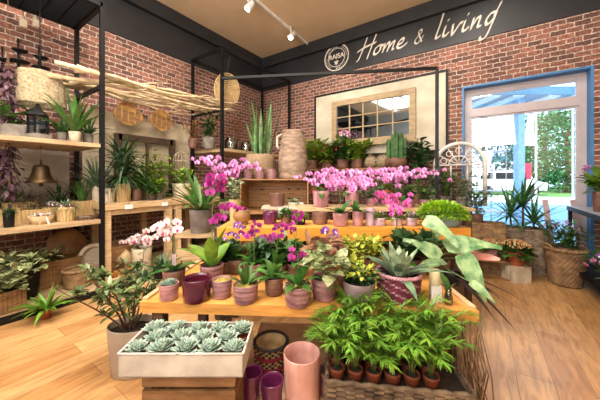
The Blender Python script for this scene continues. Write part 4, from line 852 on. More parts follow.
# ------------------------------------------------------------------ middle distance
ZK = 1.30
q = at(260.5, 178, 3.66); q.z = ZK; tp, r, h = potted('tall snake plant in a shaggy sand-coloured basket on the crate stack', 'plant', q, 29, 24, mat('shaggy_sand_fibre', 'B39A7C', .95, '8C7458', 50, bump=1.0), 'plain', 'snake_plant')
mb = MB()
for i in range(14): a_ = 6.283 * i / 14; mb.leaf(dirv(a_, 0) * U(.02, r * .7) + Vector((0, 0, h * .82)), dirv(a_, 0) * U(.0, .26) + Vector((0, 0, 1)), U(.5, .92), U(.042, .056), .06, .5, 8, 'strap', roll=U(0, 3))
mb.build('foliage', leafm('snake_leaf', '6E9450', '3E6436', .2, scale=20), tp)
q = at(293, 178, 3.60); q.z = ZK; tp = thing('terracotta_jug', 'tall weathered clay jug tapering to the top on the crate stack', 'jug', q); r = W_(q, 28.5); h = 48 * mpp(q)
CL = mat('weathered_clay', 'A8907C', .9, '745E50', 9, bump=.3, stretch=(1, 1, 3))
prof = [(r * .9, 0), (r * .99, .02)] + [(r * (.95 + .07 * math.sin(min(1, u / .45) * 1.57) - .62 * max(0, u - .42) ** 1.2) + (.008 if int(u * 26) % 5 == 0 else 0), h * u) for u in [k / 26 for k in range(2, 25)]] + [(r * .73, h * .95), (r * .76, h * .97), (r * .76, h), (r * .67, h), (r * .65, h * .9)]
MB().lathe(prof, 40).build('body', CL, tp)
a_ = R(180) + YAW; dd = dirv(a_, 0); MB().tube([dd * r * .95 + Vector((0, 0, h * .62)), dd * r * 1.12 + Vector((0, 0, h * .68)), dd * r * 1.1 + Vector((0, 0, h * .88)), dd * r * .78 + Vector((0, 0, h * .93))], .016).build('handle', M_cream, tp)
for px, lb in ((248.5, 'small mauve cup in front of the snake plant, left of three'), (260, 'small mauve cup in front of the snake plant, middle of three'), (271.5, 'small mauve cup in front of the snake plant, right of three')):
    q = at(px, 179, 3.42); q.z = ZK 
    tag(pot_mb(W_(q, 9), W_(q, 8), 10 * mpp(q), 'rings').build('small_cup', M_pinkd, None, True, q), lb, 'pot')
# things on white table
ZW = .975
q = at(277, 179, 3.2); q.z = ZW; tag(pot_mb(W_(q, 13), W_(q, 12.5), 13 * mpp(q), 'plain', sq=.5).build('square_pot', M_brownp, None, True, q), 'brown square pot on the whitewashed side table', 'pot')
q = at(294, 179, 3.2); q.z = ZW; tp, r, h = potted('small low planter with pale moss on the whitewashed side table', 'plant', q, 12, 4, M_whw); tuft(tp, h * .7, r * .8, 80, .03, .02, G_sil)
q = at(301, 179, 3.2); q.z = ZW; tp = thing('cotton_dish', 'little white dish of cotton buds at the side table end', 'dish', q); MB().lathe([(.03, 0), (.04, .02), (.038, .02)], 16).build('dish', M_wh, tp); mb = MB()
for k in range(7): mb.ball((U(-.02, .02), U(-.02, .02), .03), .013, 7, 5)
mb.build('buds', M_wh, tp)
q = at(281, 207, 3.064); tp = thing('tag_card', 'white gift ribbon and ticket hanging on the side table front', 'label', (q.x, q.y, .975), YAW); MB().box(-.03, .03, -.003, 0, -.1, .0).build('card', M_wh, tp, False); MB().leaf((0, -.004, 0), (-.8, -.1, .5), .06, .03, .5, .1).leaf((0, -.004, 0), (.8, -.1, .5), .06, .03, .5, .1).build('bow', M_wh, tp)
# tall grey pot with strap leaves, on its own plinth
q = at(201, 232, 2.75); zz = q.z
tp = thing('timber_plinth', 'pale timber plinth carrying the tall grey pot', 'plinth', (q.x, q.y, 0), YAW); MB().box(-.2, .2, -.15, .15, zz - .03, zz).build('top', M_pale, tp, False); mb = MB()
for x in (-.18, .15):
    for y in (-.13, .1): MB().box(x, x + .03, y, y + .03, 0, zz - .03).build('leg', M_pale, tp, False)
for k in range(3): MB().box(-.19, .19, -.14, -.13, zz * .3 * k + .05, zz * .3 * k + .16).build('slat', M_pale, tp, False)
tp, r, h = potted('wide-leaved strap plant in a tall grey-brown pot on the timber plinth', 'plant', q, 24, 23, mat('grey_brown_stone', '8E8078', .8, '665A54', 10, bump=.3), 'plain', 'clivia'); strap(tp, h * .85, 26, .56, .06, G_mid, (35, 80), .9, .04, 'strap', 8)
q = at(221, 236, 2.5); tp = thing('ribbed_vase', 'dark brown ribbed cylinder vase beside the tall grey pot', 'vase', (q.x, q.y, 0)); pot_mb(W_(q, 13), W_(q, 12), q.z + .10, 'rib').build('body', mat('dark_brown_ribbed', '4E3C38', .5, '34282A', 6), tp)
# orchid far behind pale pink above plinth
q = at(226, 200, 3.3); tp = thing('orchid_stand', 'dark square stand behind the strap plant', 'stand', (q.x, q.y, 0), YAW); MB().box(-.14, .14, -.14, .14, .84, .87).build('top', M_dark, tp, False)
for x in (-.13, .1):
    for y in (-.13, .1): MB().box(x, x + .03, y, y + .03, 0, .84).build('leg', M_dark, tp, False)
q.z = .87; tp, r, h = potted('large pink orchid with two full sprays on the dark stand at left', 'orchid', q, 14, 13, M_cream, 'plain', 'pink_orchid'); orchid_leaves(tp, h * .85, 6, .26, .07)
orchid_stem(tp, h * .85, 'pink', 185, .36, 1.58 - .87, 18, .050, .42, sp=1.3); orchid_stem(tp, h * .85, 'pink', 345, .40, 1.52 - .87, 22, .050, .42, sp=1.4); orchid_stem(tp, h * .85, 'pink', 300, .12, 1.48 - .87, 14, .050, .5, sp=1.5)
# wood vase and woven ball on bench height behind the magenta orchid
q = at(242, 179, 2.34); q.z = T2; tp = thing('wood_slice_ball', 'carved round wooden disc vase on the raised bench, left end', 'ornament', q); o = MB().ball((0, 0, .075), .075, 24, 12, 1.0).build('body', M_crate, tp); MB().lathe([(.06, 0), (.05, .012)], 16).build('foot', M_crate, tp)
tp = thing('pale_wood_vase', 'pale slatted wooden vase on the raised bench, left end', 'vase', at(235, 179, 2.44) * 1); tp.location.z = T2; pot_mb(.05, .042, .21, 'rib').build('body', M_bamboo, tp); bush(tp, .2, .22, .12, 90, .05, .03, G_sil, 6)
# ------------------------------------------------------------------ raised bench (front row)
def bench(px, Y, z=T2): q = at(px, 179, Y); q.z = z; return q
q = bench(300, 2.33); tp, r, h = potted('small light green rosette in a black tin on the raised bench', 'plant', q, 12, 8, M_black); tuft(tp, h * .8, .055, 90, .035, .02, G_lime)
q = bench(286, 2.4); tp, r, h = potted('small leafy green plant in a brown pot left on the raised bench', 'plant', q, 12, 9, M_brownp); tuft(tp, h * .8, .06, 90, .045, .025, G_mid)
for px, w_, lb in ((270, 14, 'dark plum cup on the raised bench before the crate stack, left one'), (320, 16, 'round pewter tin on the raised bench')):
    q = bench(px, 2.36); tag(pot_mb(W_(q, w_), W_(q, w_ * .85), 12 * mpp(q), 'rings').build('cup', M_plum if px < 300 else M_brownp, None, True, q), lb, 'pot')
for px, w_, hh, m, lb in ((340.5, 16, 13, M_pink, 'pale pink cup pot with orchid leaves on the raised bench, below the big pink sprays'), (358, 12, 15, M_pink, 'slim pink pot with orchid leaves on the raised bench, right of the wider pink pot')):
    q = bench(px, 2.26); tp, r, h = potted(lb, 'orchid', q, w_, hh, m, 'plain', 'pink_orchid'); orchid_leaves(tp, h * .85, 6, .17, .06, el=(25, 70))
    orchid_stem(tp, h * .85, 'pink', 170 if px < 350 else 20, .16, .40, 14, .034, .5, sp=1.3); orchid_stem(tp, h * .85, 'pink', 260 if px > 350 else 110, .1, .37, 12, .034, .55, sp=1.4)
q = bench(370, 2.29); tag(pot_mb(W_(q, 9), W_(q, 8.5), 17 * mpp(q)).build('lilac_vase', M_lilac, None, True, q), 'slim pale lilac vase on the raised bench beside the pink pots', 'vase')
for px, lb, g in ((380, 'small succulent with lime heads in a lilac cup on the raised bench, first of three', G_lime), (397, 'small succulent with lime heads in a lilac cup on the raised bench, middle of three', G_lime), (411, 'small succulent with reddish heads in a lilac cup on the raised bench, last of three', G_vari)):
    q = bench(px, 2.28); tp, r, h = potted(lb, 'succulent', q, 13, 8, M_lilac, 'plain', 'small_succulent'); tuft(tp, h * .8, .05, 110, .03, .02, g, sz=.9); blossoms(tp, h + .02, .035, 8, .014, (PK[0],), .8)
# ball plant
q = bench(442, 2.29); tp, r, h = potted('bright lime cushion plant in a wide blue-grey zinc bowl at the bench end', 'plant', q, 46, 11, M_blueg, 'plain', 'cushion_plant', rb=W_(bench(442, 2.29), 34)); tuft(tp, h * .75, .20, 2400, .035, .013, leafm('bright_lime', 'C8F040', '8CCC28', .3), hemi=.02, sz=.62)
# riser row
for px, w_, lb in ((321, 17, 'mauve brushed pot on the riser with a large pink orchid, left one'), (352, 15, 'mauve brushed pot on the riser with a large pink orchid, right one')):
    q = bench(px, 2.78, T3); tp, r, h = potted(lb, 'orchid', q, w_, 16, mat('brushed_mauve', 'B98A8E', .35, '7E5058', 5, stretch=(4, 4, 1)), 'plain', 'pink_orchid'); orchid_leaves(tp, h * .85, 5, .18, .06)
    for az, re, tz, n in ((180, .2, .34, 15), (0, .2, .38, 16), (265, .06, .36, 12)): orchid_stem(tp, h * .85, 'pink', az, re, tz, n, .037, .4, sp=1.5)
q = bench(392, 2.78, T3); tp, r, h = potted('large pink orchid with long arching sprays on the riser behind the lilac cups', 'orchid', q, 15, 12, M_cream, 'plain', 'pink_orchid'); orchid_leaves(tp, h * .85, 6, .2, .07)
for az, re, tz, n in ((178, .2, .40, 15), (5, .58, .40, 24), (0, .3, .40, 16), (270, .1, .34, 12)): orchid_stem(tp, h * .85, 'pink', az, re, tz, n, .038, .38, sp=1.5)
for px, lb, g in ((372, 'grey-leaved bushy plant on the riser between the orchids', G_grey), (408, 'dark leafy plant on the riser near its right end', G_mid), (425, 'spreading green leafy plant at the right end of the riser', G_mid)):
    q = bench(px, 2.86 if px < 400 else 2.74, T3); tp, r, h = potted(lb, 'plant', q, 13, 8, M_pinkd); bush(tp, h * .8, .16, .12, 110, .06, .035, g, 7)
# black rack top
ZR = 1.5
def rk(px, y, z=ZR): q = at_y(px, y, z); return q
for px, y, hh, rad, g, w_, fl, lb in ((312, 4.72, .45, .30, G_lime, 12, None, 'tall leafy green plant on the black rack, left end'), (327, 4.68, .36, .30, G_lime, 12, RD, 'green plant with deep red flowers on the black rack'),
                                (343, 4.66, .46, .26, G_mid, 13, RD, 'large leafy plant with crimson flowers in the middle of the black rack'), (357, 4.68, .34, .26, G_lime, 12, None, 'bushy green plant on the black rack below the mirror window')):
    q = rk(px, y); tp, r, h = potted(lb, 'plant', q, w_, 9, M_brownp); bush(tp, h * .8, hh, rad, 200, .15, .09, g, 9, low=.05)
    if fl: blossoms(tp, h + hh * .3, rad * .9, 16, .06, (fl[0],), .7)
q = rk(344, 4.84); tp, r, h = potted('slim vase of dusty pink blossom in front of the mirror window', 'flowers', q, 8, 14, M_cream, 'round', 'flower_vase'); bush(tp, h * .9, .42, .12, 60, .06, .03, G_mid, 5); blossoms(tp, h + .36, .12, 22, .07, (HP[0], WH[0]), .9)
for px, w_, hh, lb in ((371, 14, 15, 'round shaggy straw ball planter on the black rack, left one'), (383, 15, 14, 'round shaggy straw ball planter on the black rack, right one')):
    q = rk(px, 4.74); tp = thing('straw_ball', lb, 'ornament', q); r = W_(q, w_); MB().ball((0, 0, r * .85), r, 16, 10, .9).build('body', BURL, tp); mb = MB()
    for k in range(240): d = dirv(U(0, 6.28), U(-.7, 1.5)); mb.leaf(d * r * .93 + Vector((0, 0, r * .85)), d + Vector((U(-1, 1), U(-1, 1), U(-1, 1))) * .8, .05, .006, .3, 0, 2, 'lance')
    mb.build('straw', BURL, tp)
q = rk(396, 4.74); tp, r, h = potted('tall ribbed column cactus in a brown bowl on the black rack', 'cactus', q, 22, 9, M_brownp, 'round', 'cactus', rz=0); cactus(tp, h * .8, [(-.13, 0, .032, .38), (-.06, .02, .034, .46), (.01, -.02, .036, .50), (.085, .0, .034, .47), (.145, .03, .028, .38), (.04, .08, .03, .44)])
q = at_y(418, 4.72, .9); tp, r, h = potted('trailing dark green plant with big leaves right of the cactus', 'plant', q, 12, 14, M_brownp); bush(tp, h * .8, .92, .24, 130, .14, .09, G_dark, 7, low=.5)
# rack lower shelves
for px, z, lb, g in ((318, .95, 'leafy plant on the middle shelf of the black rack, left', G_mid), (350, .95, 'leafy plant on the middle shelf of the black rack, centre', G_dark), (385, .95, 'leafy plant on the middle shelf of the black rack, right', G_lime)):
    q = rk(px, 4.75, z); tp, r, h = potted(lb, 'plant', q, 14, 9, M_terra); bush(tp, h * .8, .32, .22, 100, .1, .055, g, 7)
# sideboard plants
for px, y, hh, g, lb in ((446, 4.72, .45, G_mid, 'green leafy plant on the sideboard before the white arch'), (462, 4.68, .4, G_vari, 'pale variegated plant on the sideboard before the white arch'), (434, 4.7, .5, G_grey, 'grey-green plant on the sideboard at its left end')):
    q = at_y(px, y, .9); tp, r, h = potted(lb, 'plant', q, 12, 9, M_grey); bush(tp, h * .8, hh, .2, 130, .09, .045, g, 8)
# ------------------------------------------------------------------ right side by the window
def weavebox(label, q, w, d, h, m, rz=0, fill=True, name='wicker_basket', cat='basket', filln='lining', cell=(.045, .024)):
    t = thing(name, label, cat, q, rz); mb = MB(); rows = max(4, int(h / cell[1])); 
    def side(ax, sgn, half, other):
        n = max(4, int(2 * half / cell[0]))
        for j in range(rows):
            for k in range(n):
                x0 = -half + 2 * half * k / n; x1 = -half + 2 * half * (k + 1) / n; z0 = h * j / rows; z1 = h * (j + .86) / rows; bulge = .012 if (j + k) % 2 else .004
                o0 = other; o1 = other + bulge
                if ax == 'x': mb.box(x0 + .001, x1 - .001, *(sorted((sgn * o0, sgn * o1))), z0, z1)
                else: mb.box(*(sorted((sgn * o0, sgn * o1))), x0 + .001, x1 - .001, z0, z1)
    for s in (-1, 1): side('x', s, w / 2, d / 2); side('y', s, d / 2, w / 2)
    mb.box(-w / 2, w / 2, -d / 2, -d / 2 + .01, 0, h).box(-w / 2, w / 2, d / 2 - .01, d / 2, 0, h).box(-w / 2, -w / 2 + .01, -d / 2, d / 2, 0, h).box(w / 2 - .01, w / 2, -d / 2, d / 2, 0, h).box(-w / 2, w / 2, -d / 2, d / 2, 0, .01)
    mb.build('body', m, t, False); r_ = MB()
    for a, b in (((-w / 2, -d / 2), (w / 2, -d / 2)), ((w / 2, -d / 2), (w / 2, d / 2)), ((w / 2, d / 2), (-w / 2, d / 2)), ((-w / 2, d / 2), (-w / 2, -d / 2))):
        for ph in (0, math.pi):
            n = 16; A = Vector((*a, h)); B = Vector((*b, h)); r_.tube([A.lerp(B, k / n) + Vector((0, 0, .008 * math.sin(k * 1.6 + ph))) for k in range(n + 1)], .010, n=5)
    r_.build('rim', m, t)
    if fill: MB().box(-w / 2 + .012, w / 2 - .012, -d / 2 + .012, d / 2 - .012, h * .7, h * .88).build(filln, M_soil, t, False)
    return t
q = at_y(523, 4.93, 0); q2 = at_y(500, 4.8, 0); q3 = at_y(545, 4.8, 0); bw_ = (q3.x - q2.x)
tp = weavebox('large square grey wicker planter with a spiky palm before the window', Vector((q.x, 4.92, 0)), bw_, .34, .60, M_wickg, name='wicker_planter', cat='planter')
mb = MB(); sb = MB()
for k, (dx, hh) in enumerate(((-.12, .26), (.1, .18), (0, .4))):
    sb.tube([(dx, 0, .5), (dx * 1.2, .02, .5 + hh)], .016, .012)
    for i in range(26): a_ = i * 2.4; mb.leaf((dx * 1.2, .02, .5 + hh), dirv(a_, R(U(0, 80))), U(.42, .64), .045, .8, .2, 7, 'lance')
sb.build('trunk', B_stem, tp); mb.build('foliage', leafm('window_palm', '5E9A50', '2E6440', .3), tp)
q = at_y(484, 4.62, 0); tp = weavebox('tall brown wicker hamper under the window left side', Vector((q.x, 4.58, 0)), .46, .3, .68, M_wick, name='wicker_hamper', cat='hamper', fill=True)
q = at_y(477, 4.62, .70); tp, r, h = potted('leafy green shrub in a dark pot on the wicker hamper', 'plant', Vector((q.x, 4.55, .602)), 13, 14, M_brownp); bush(tp, h * .8, .5, .24, 240, .07, .035, G_grey, 9)
q = on(488, 276, 0); crate('wooden_crate', 'pale wooden crate on the floor under the window left side', (q.x, q.y, 0), YAW * .4, .44, .28, .24, M_crate, nsl=2)
q2 = Vector((q.x, q.y, .24)); tp, r, h = potted('kalanchoe with orange-cream blossom on the pale floor crate', 'plant', q2 + Vector((.04, .02, 0)), 16, 10, M_pinkd, 'plain', 'kalanchoe'); tuft(tp, h * .85, .1, 90, .07, .05, G_mid); KC = (petal('salmon_blossom', 'E8A070', 'D08050'), petal('cream_blossom', 'F0E0A8', 'D8C080')); blossoms(tp, h + .04, .12, 90, .018, KC, .7)
q = on(516, 275, 0); q = at(516, 179, 3.42); q.z = 0; tp = thing('ribbed_pedestal', 'cream ribbed square block on the floor carrying the kalanchoe', 'pedestal', q); pw = W_(q, 22) * .95; mb = MB().box(-pw, pw, -pw, pw, 0, .2)
for k in range(7):
    x = -pw + 2 * pw * (k + .5) / 7
    for s in (-1, 1): mb.box(x - pw * .1, x + pw * .1, *sorted((s * pw, s * (pw + .008))), 0, .2); mb.box(*sorted((s * pw, s * (pw + .008))), x - pw * .1, x + pw * .1, 0, .2)
mb.build('block', M_cream, tp, False); tp.rotation_euler.z = YAW
tp, r, h = potted('kalanchoe with orange-cream blossom in a terracotta pot on the ribbed block', 'plant', Vector((q.x, q.y, .2)), 19, 13, M_terra, 'plain', 'kalanchoe'); tuft(tp, h * .85, .15, 130, .09, .06, G_mid, sz=.5); blossoms(tp, h + .06, .15, 150, .02, KC, .6)
# round basket
q = at(565, 179, 3.28); q.z = 0; r = W_(q, 45); h = 36 * mpp(q); tp = thing('round_basket', 'large round wicker basket with handles on the floor before the window', 'basket', q)
weave_mb(r, r * .74, h, 26, 13, belly=.02).build('body', M_wick, tp); rim_mb(r * .98, h, .028).build('rim', M_wick, tp)
for s in (0, 180):
    a_ = R(s) + YAW; c = dirv(a_, 0); sd = Vector((-c.y, c.x, 0)); MB().tube([c * r * .97 + sd * .07 * math.cos(u) + Vector((0, 0, h * .93 + .09 * math.sin(u))) + c * .03 * math.sin(u) for u in [math.pi * k / 8 for k in range(9)]], .011).build('handle', M_wick, tp)
MB().lathe([(r * .84, h * .55), (r * .9, h * .7), (.01, h * .72)], 24).build('lining', M_soil, tp)
qq = q + Vector((0, 0, h * .73)); tp, r2, h2 = potted('orchid-leaved bushy plant in a pot standing in the round wicker basket', 'plant', qq, 22, 12, M_brownp); bush(tp, h2 * .8, .36, .26, 240, .09, .04, G_mid, 12, droop=.9); blossoms(tp, h2 + .2, .2, 16, .025, (PK[0],), .6)
for px, dy, col, lb in ((550, .34, M_lilac, 'pale pink plank leaning behind the round basket, left one'), (578, .4, M_lilac, 'pale pink plank leaning behind the round basket, right one')):
    b0 = at(px + 6, 179, 3.56); t0 = at(px - 5, 200, 3.62); tp = MB().bar((0, 0, 0), (t0.x - b0.x, t0.y - b0.y, t0.z), .06, .015).build('leaning_plank', col, None, False, (b0.x, b0.y, 0.004)); tag(tp, lb, 'plank')
# right wall shelf
ZG = .943
def rs(px, x, z=ZG): return at_x(px, x, z)
q = rs(577, 1.14); q = Vector((1.14, 4.15, ZG))
def onrs(y, x=1.08, z=ZG): return Vector((x, y, z))
for y, x, w_, hh, m, st, g, H_, rad, lb in ((4.25, 1.08, 20, 20, M_brownp, 'plain', G_palm, .30, .17, 'large-leaved bright green plant in a brown pot at the far end of the right shelf'),
                                     (3.92, 1.06, 10, 12, M_pink, 'plain', G_mid, .1, .07, 'small dusty pink pot with a low plant on the right shelf, first in the row'), (3.78, 1.02, 8, 9, M_lilac, 'plain', G_mid, .07, .05, 'tiny lilac pot with a low plant on the right shelf'),
                                     (3.6, 1.03, 12, 13, M_brownp, 'rim', G_dark, .14, .1, 'brown rimmed pot with a dark leafy plant on the right shelf'), (3.4, 1.08, 13, 12, M_pinkd, 'plain', G_palm, .28, .18, 'bright green leafy plant on the right shelf nearest the frame edge')):
    q = onrs(y, x); tp, r, h = potted(lb, 'plant', q, w_, hh, m, st); bush(tp, h * .8, H_, rad, 90 if H_ > .2 else 50, .13 if H_ > .2 else .05, .08 if H_ > .2 else .03, g, 7)
    if y == 4.25: blossoms(tp, h + .2, .15, 6, .05, (PK[0],), .8)
q = Vector((1.05, 3.56, .21)); tp, r, h = potted('lilac-pink blooming orchid in a ribbed basket pot on the lower right shelf', 'orchid', q, 22, 20, M_wick, 'rib', 'pink_orchid'); orchid_leaves(tp, h * .85, 6, .2, .06)
for az, re, tz in ((180, .2, .42), (150, .24, .35), (230, .12, .34)): orchid_stem(tp, h * .85, 'violet' if az == 180 else 'pink', az, re, tz, 9, .042, .35)
q = Vector((1.06, 3.95, .21)); tp, r, h = potted('leafy plant in a dark pot at the far end of the lower right shelf', 'plant', q, 18, 14, M_brownp); bush(tp, h * .8, .3, .18, 120, .08, .04, G_mid, 8)
# ------------------------------------------------------------------ front table, back rows
def tb(px, py, z=TZ): q = on(px, py, z); return q
def plant_at(label, px, py, w_, hh, m, style='plain', name='potted_plant', cat='plant', **k): return potted(label, cat, tb(px, py), w_, hh, m, style, name, **k)
# white orchid at left
tp, r, h = plant_at('white orchid in a brown pot on the left rear of the front table', 174, 285, 24, 16, M_brownp, 'plain', 'white_orchid', 'orchid'); orchid_leaves(tp, h * .85, 6, .17, .06)
orchid_stem(tp, h * .85, 'white', 185, .13, .37, 7, .035, .5, stake=True); orchid_stem(tp, h * .85, 'white', 130, .10, .38, 6, .035, .55)
MB().box(-.012, .012, -.002, .0, .09, .19).build('ticket', M_lilac, tp, False).rotation_euler = (0, 0, 0)
# small dracaena left rear corner
tp, r, h = plant_at('low dark strap-leaved plant in a black pot behind the succulent pot', 162, 277, 18, 10, M_black); strap(tp, h * .7, 30, .15, .02, G_dark, (20, 80), .8)
# magenta orchid with tall stem
tp, r, h = plant_at('magenta orchid with a tall double spray and broad lime leaves in a grey pot', 212, 284, 24, 20, M_pinkd, 'rim', 'magenta_orchid', 'orchid')
orchid_leaves(tp, h * .85, 5, .26, .09, leafm('lime_orchid_leaf', '8CB43C', '5E8A2C', .2), (45, 80), .8); orchid_stem(tp, h * .85, 'magenta', 60, .05, .65, 16, .036, .62, sp=1.0); orchid_stem(tp, h * .85, 'magenta', 355, .20, .50, 12, .028, .5, sp=.8)
# mini orchids in the second row
minis = ((237, 272, 'violet', .33, 'mini orchid with pale violet bloom behind the mauve cup with moss', 20, 14, M_brownp), (254, 276, 'magenta', .36, 'mini orchid with magenta bloom right of the violet one', 22, 14, M_pinkd),
         (277, 278, 'magenta', .34, 'mini orchid with small magenta bloom in the middle of the second row', 20, 14, M_brownp), (296, 276, 'magenta', .42, 'mini orchid with tall dark magenta spray behind the grooved pink pots', 20, 14, M_brownp))
for px, py, kd, top, lb, w_, hh, m in minis:
    tp, r, h = plant_at(lb, px, py, w_, hh, m, 'plain', 'mini_orchid', 'orchid'); orchid_leaves(tp, h * .85, 8, .16, .05, None, (25, 75)); orchid_stem(tp, h * .85, kd, 60, .05, top, 9, .023, .5); orchid_stem(tp, h * .85, kd, 160, .08, top * .8, 7, .023, .55)
tp, r, h = plant_at('mini orchid with white-edged violet bloom before the raised bench', 327, 268, 18, 12, M_pink, 'plain', 'mini_orchid', 'orchid'); orchid_leaves(tp, h * .85, 5, .12, .04); orchid_stem(tp, h * .85, 'violet', 20, .04, .27, 4, .034, .75)
tp = thing('woven_pot_cover', 'round brown woven pot with dark foliage behind the middle row', 'plant', tb(260, 268)); pot(tp, .075, .09, M_wick, 'weave', stakes=14, rows=7); bush(tp, .07, .14, .1, 110, .06, .03, G_dark, 7)
# hot pink orchid tall
tp, r, h = plant_at('hot pink orchid with two tall dark stems behind the burgundy basket', 397, 272, 20, 14, M_brownp, 'plain', 'hot_pink_orchid', 'orchid'); orchid_leaves(tp, h * .85, 5, .2, .07)
orchid_stem(tp, h * .85, 'hot', 175, .14, .55, 12, .030, .6, sp=1.2); orchid_stem(tp, h * .85, 'hot', 330, .05, .53, 10, .030, .66, sp=1.2); orchid_stem(tp, h * .85, 'hot', 230, .04, .44, 6, .028, .75)
# leafy fillers row 2
BRN = leafm('peach_brown_leaf', 'C89A78', '8E6048', .3); YG = leafm('yellow_green_leaf', 'C8C848', '7A9A30', .35, scale=30)
for px, py, w_, hh, m, g, H_, rad, n, l_, wd, lb in (
    (322, 276, 20, 12, M_pinkd, BRN, .20, .14, 60, .11, .085, 'peach-brown broad-leaved plant in the second row of the front table'),
    (352, 272, 18, 12, M_terra, YG, .19, .14, 240, .05, .032, 'yellow-green small-leaved plant before the raised bench'),
    (372, 270, 18, 12, M_pinkd, YG, .17, .14, 220, .05, .032, 'second yellow-green small-leaved plant beside the burgundy basket'),
    (270, 272, 18, 10, M_brownp, G_dark, .17, .13, 190, .07, .04, 'dark low bushy plant between the mini orchids'),
    (288, 272, 16, 10, M_brownp, G_mid, .18, .13, 180, .07, .04, 'mid-green low bushy plant between the mini orchids'),
    (412, 270, 20, 12, M_brownp, G_dark, .22, .16, 110, .12, .07, 'dark broad-leaved plant behind the silver-leaved basket'),
    (226, 272, 16, 12, M_brownp, G_dark, .17, .12, 170, .065, .038, 'dark low plant right of the magenta orchid pot')):
    tp, r, h = plant_at(lb, px, py, w_, hh, m); bush(tp, h * .8, H_, rad, n, l_, wd, g, 8)
# front row of the table
tp, r, h = plant_at('pale rosette succulent in a small peach-pink pot, first in the front row', 169, 299, 20, 16, M_pink, 'rings', 'succulent', 'succulent'); o = rosette_mb(r * .9, 40); o.v = [v + Vector((0, 0, h * .86)) for v in o.v]; o.build('rosette', G_succ, tp); 
for a_ in (0, 2.1, 4.2): o = rosette_mb(r * .5, 20); o.v = [v + Vector((math.cos(a_) * r * .6, math.sin(a_) * r * .6, h * .9)) for v in o.v]; o.build('rosette', G_succ, tp)
q = tb(197, 299); tag(pot_mb(W_(q, 30), W_(q, 28), 22 * mpp(q), 'plain').build('glazed_pot', M_burg, None, True, q), 'empty glossy burgundy pot in the front row of the table', 'pot')
q = tb(222, 296.5); tp, r, h = potted('two-tone mauve cup filled with straw-coloured moss beside the burgundy pot', 'pot', q, 20, 18, M_pinkd, 'rings', 'moss_cup', fill=M_moss); tuft(tp, h * .82, r * .7, 160, .02, .004, M_moss, 'moss_strands', sz=.2, shape='lance')
tp, r, h = plant_at('grooved lilac-pink pot with moss and upright green orchid leaves in the front row', 245.5, 301, 25, 18, M_pinkd, 'rings', 'orchid_plant', 'orchid', fill=M_moss); orchid_leaves(tp, h * .85, 9, .13, .04, G_mid, (40, 85), .5)
tp, r, h = plant_at('brown grooved pot with drooping green leaves behind the two pink pots', 274, 294, 18, 17, M_brownp, 'rings', 'orchid_plant', 'orchid'); orchid_leaves(tp, h * .85, 9, .15, .048, G_mid, (20, 80), 1.2)
tp, r, h = plant_at('grooved pink pot with trailing roots and a hot magenta orchid in the front row', 298, 304, 27, 20, M_pinkd, 'rings', 'magenta_orchid', 'orchid', fill=M_moss); orchid_leaves(tp, h * .85, 9, .14, .045, None, (25, 80)); orchid_stem(tp, h * .85, 'magenta', 100, .02, .27, 7, .026, .65)
mb = MB()
for k in range(14): a_ = U(0, 6.28); mb.tube([dirv(a_, 0) * r * .6 + Vector((0, 0, h * .9)), dirv(a_ + .2, 0) * r * 1.0 + Vector((0, 0, h * 1.02)), dirv(a_ + .4, 0) * r * 1.09 + Vector((0, 0, h * .85))], .0018, n=4)
mb.build('roots', M_cream, tp)
tp, r, h = plant_at('mauve-brown pot with caladium-like cream-green leaves in the front row', 324, 298, 25, 21, M_pinkd, 'rings', 'foliage_plant'); bush(tp, h * .8, .17, .13, 44, .09, .07, G_vari, 8, low=.4)
tp, r, h = plant_at('tiny pink pot with a small green plant squeezed beside the grey-mauve pot', 340, 287, 9, 13, M_pink); tuft(tp, h * .8, .03, 40, .03, .02, G_mid)
tp, r, h = plant_at('wide grey-mauve pot with dark and lime small-leaved plant in the front row', 359, 299, 33, 19, mat('grey_mauve', 'A08C8C', .5, '7A6468', 5), 'plain', 'foliage_plant'); bush(tp, h * .8, .09, .11, 240, .035, .022, G_dark, 10, low=.2); bush(tp, h * .8, .12, .11, 120, .035, .022, YG, 8, low=.7, name='lime_foliage')
# burgundy basket with silver leaves
q = tb(398, 297); r = W_(q, 46); h = 25 * mpp(q); M_bw1 = mat('burgundy_cane', '7A2E44', .5, '551C30', 20); M_bw2 = mat('pale_mauve_cane', 'B88A90', .6, '8E5E68', 20)
tp = thing('silver_leaf_plant', 'silver-green broad-leaved plant in a burgundy woven basket on the front table', 'plant', q); o = weave_mb(r, r * .86, h, 26, 13, mi_row=lambda j, i: 1 if (i // 4 + j) % 4 == 0 else 0).build('basket', [M_bw1, M_bw2], tp); rim_mb(r * .97, h, .012).build('rim', M_bw2, o); soil(tp, r * .88, h * .82)
strap(tp, h * .8, 15, .19, .06, G_sil, (50, 85), .6, .03, 'oval', 7, .2); strap(tp, h * .8, 12, .25, .055, G_grey, (25, 60), .8, .03, 'oval', 7, .2, name='outer_foliage')
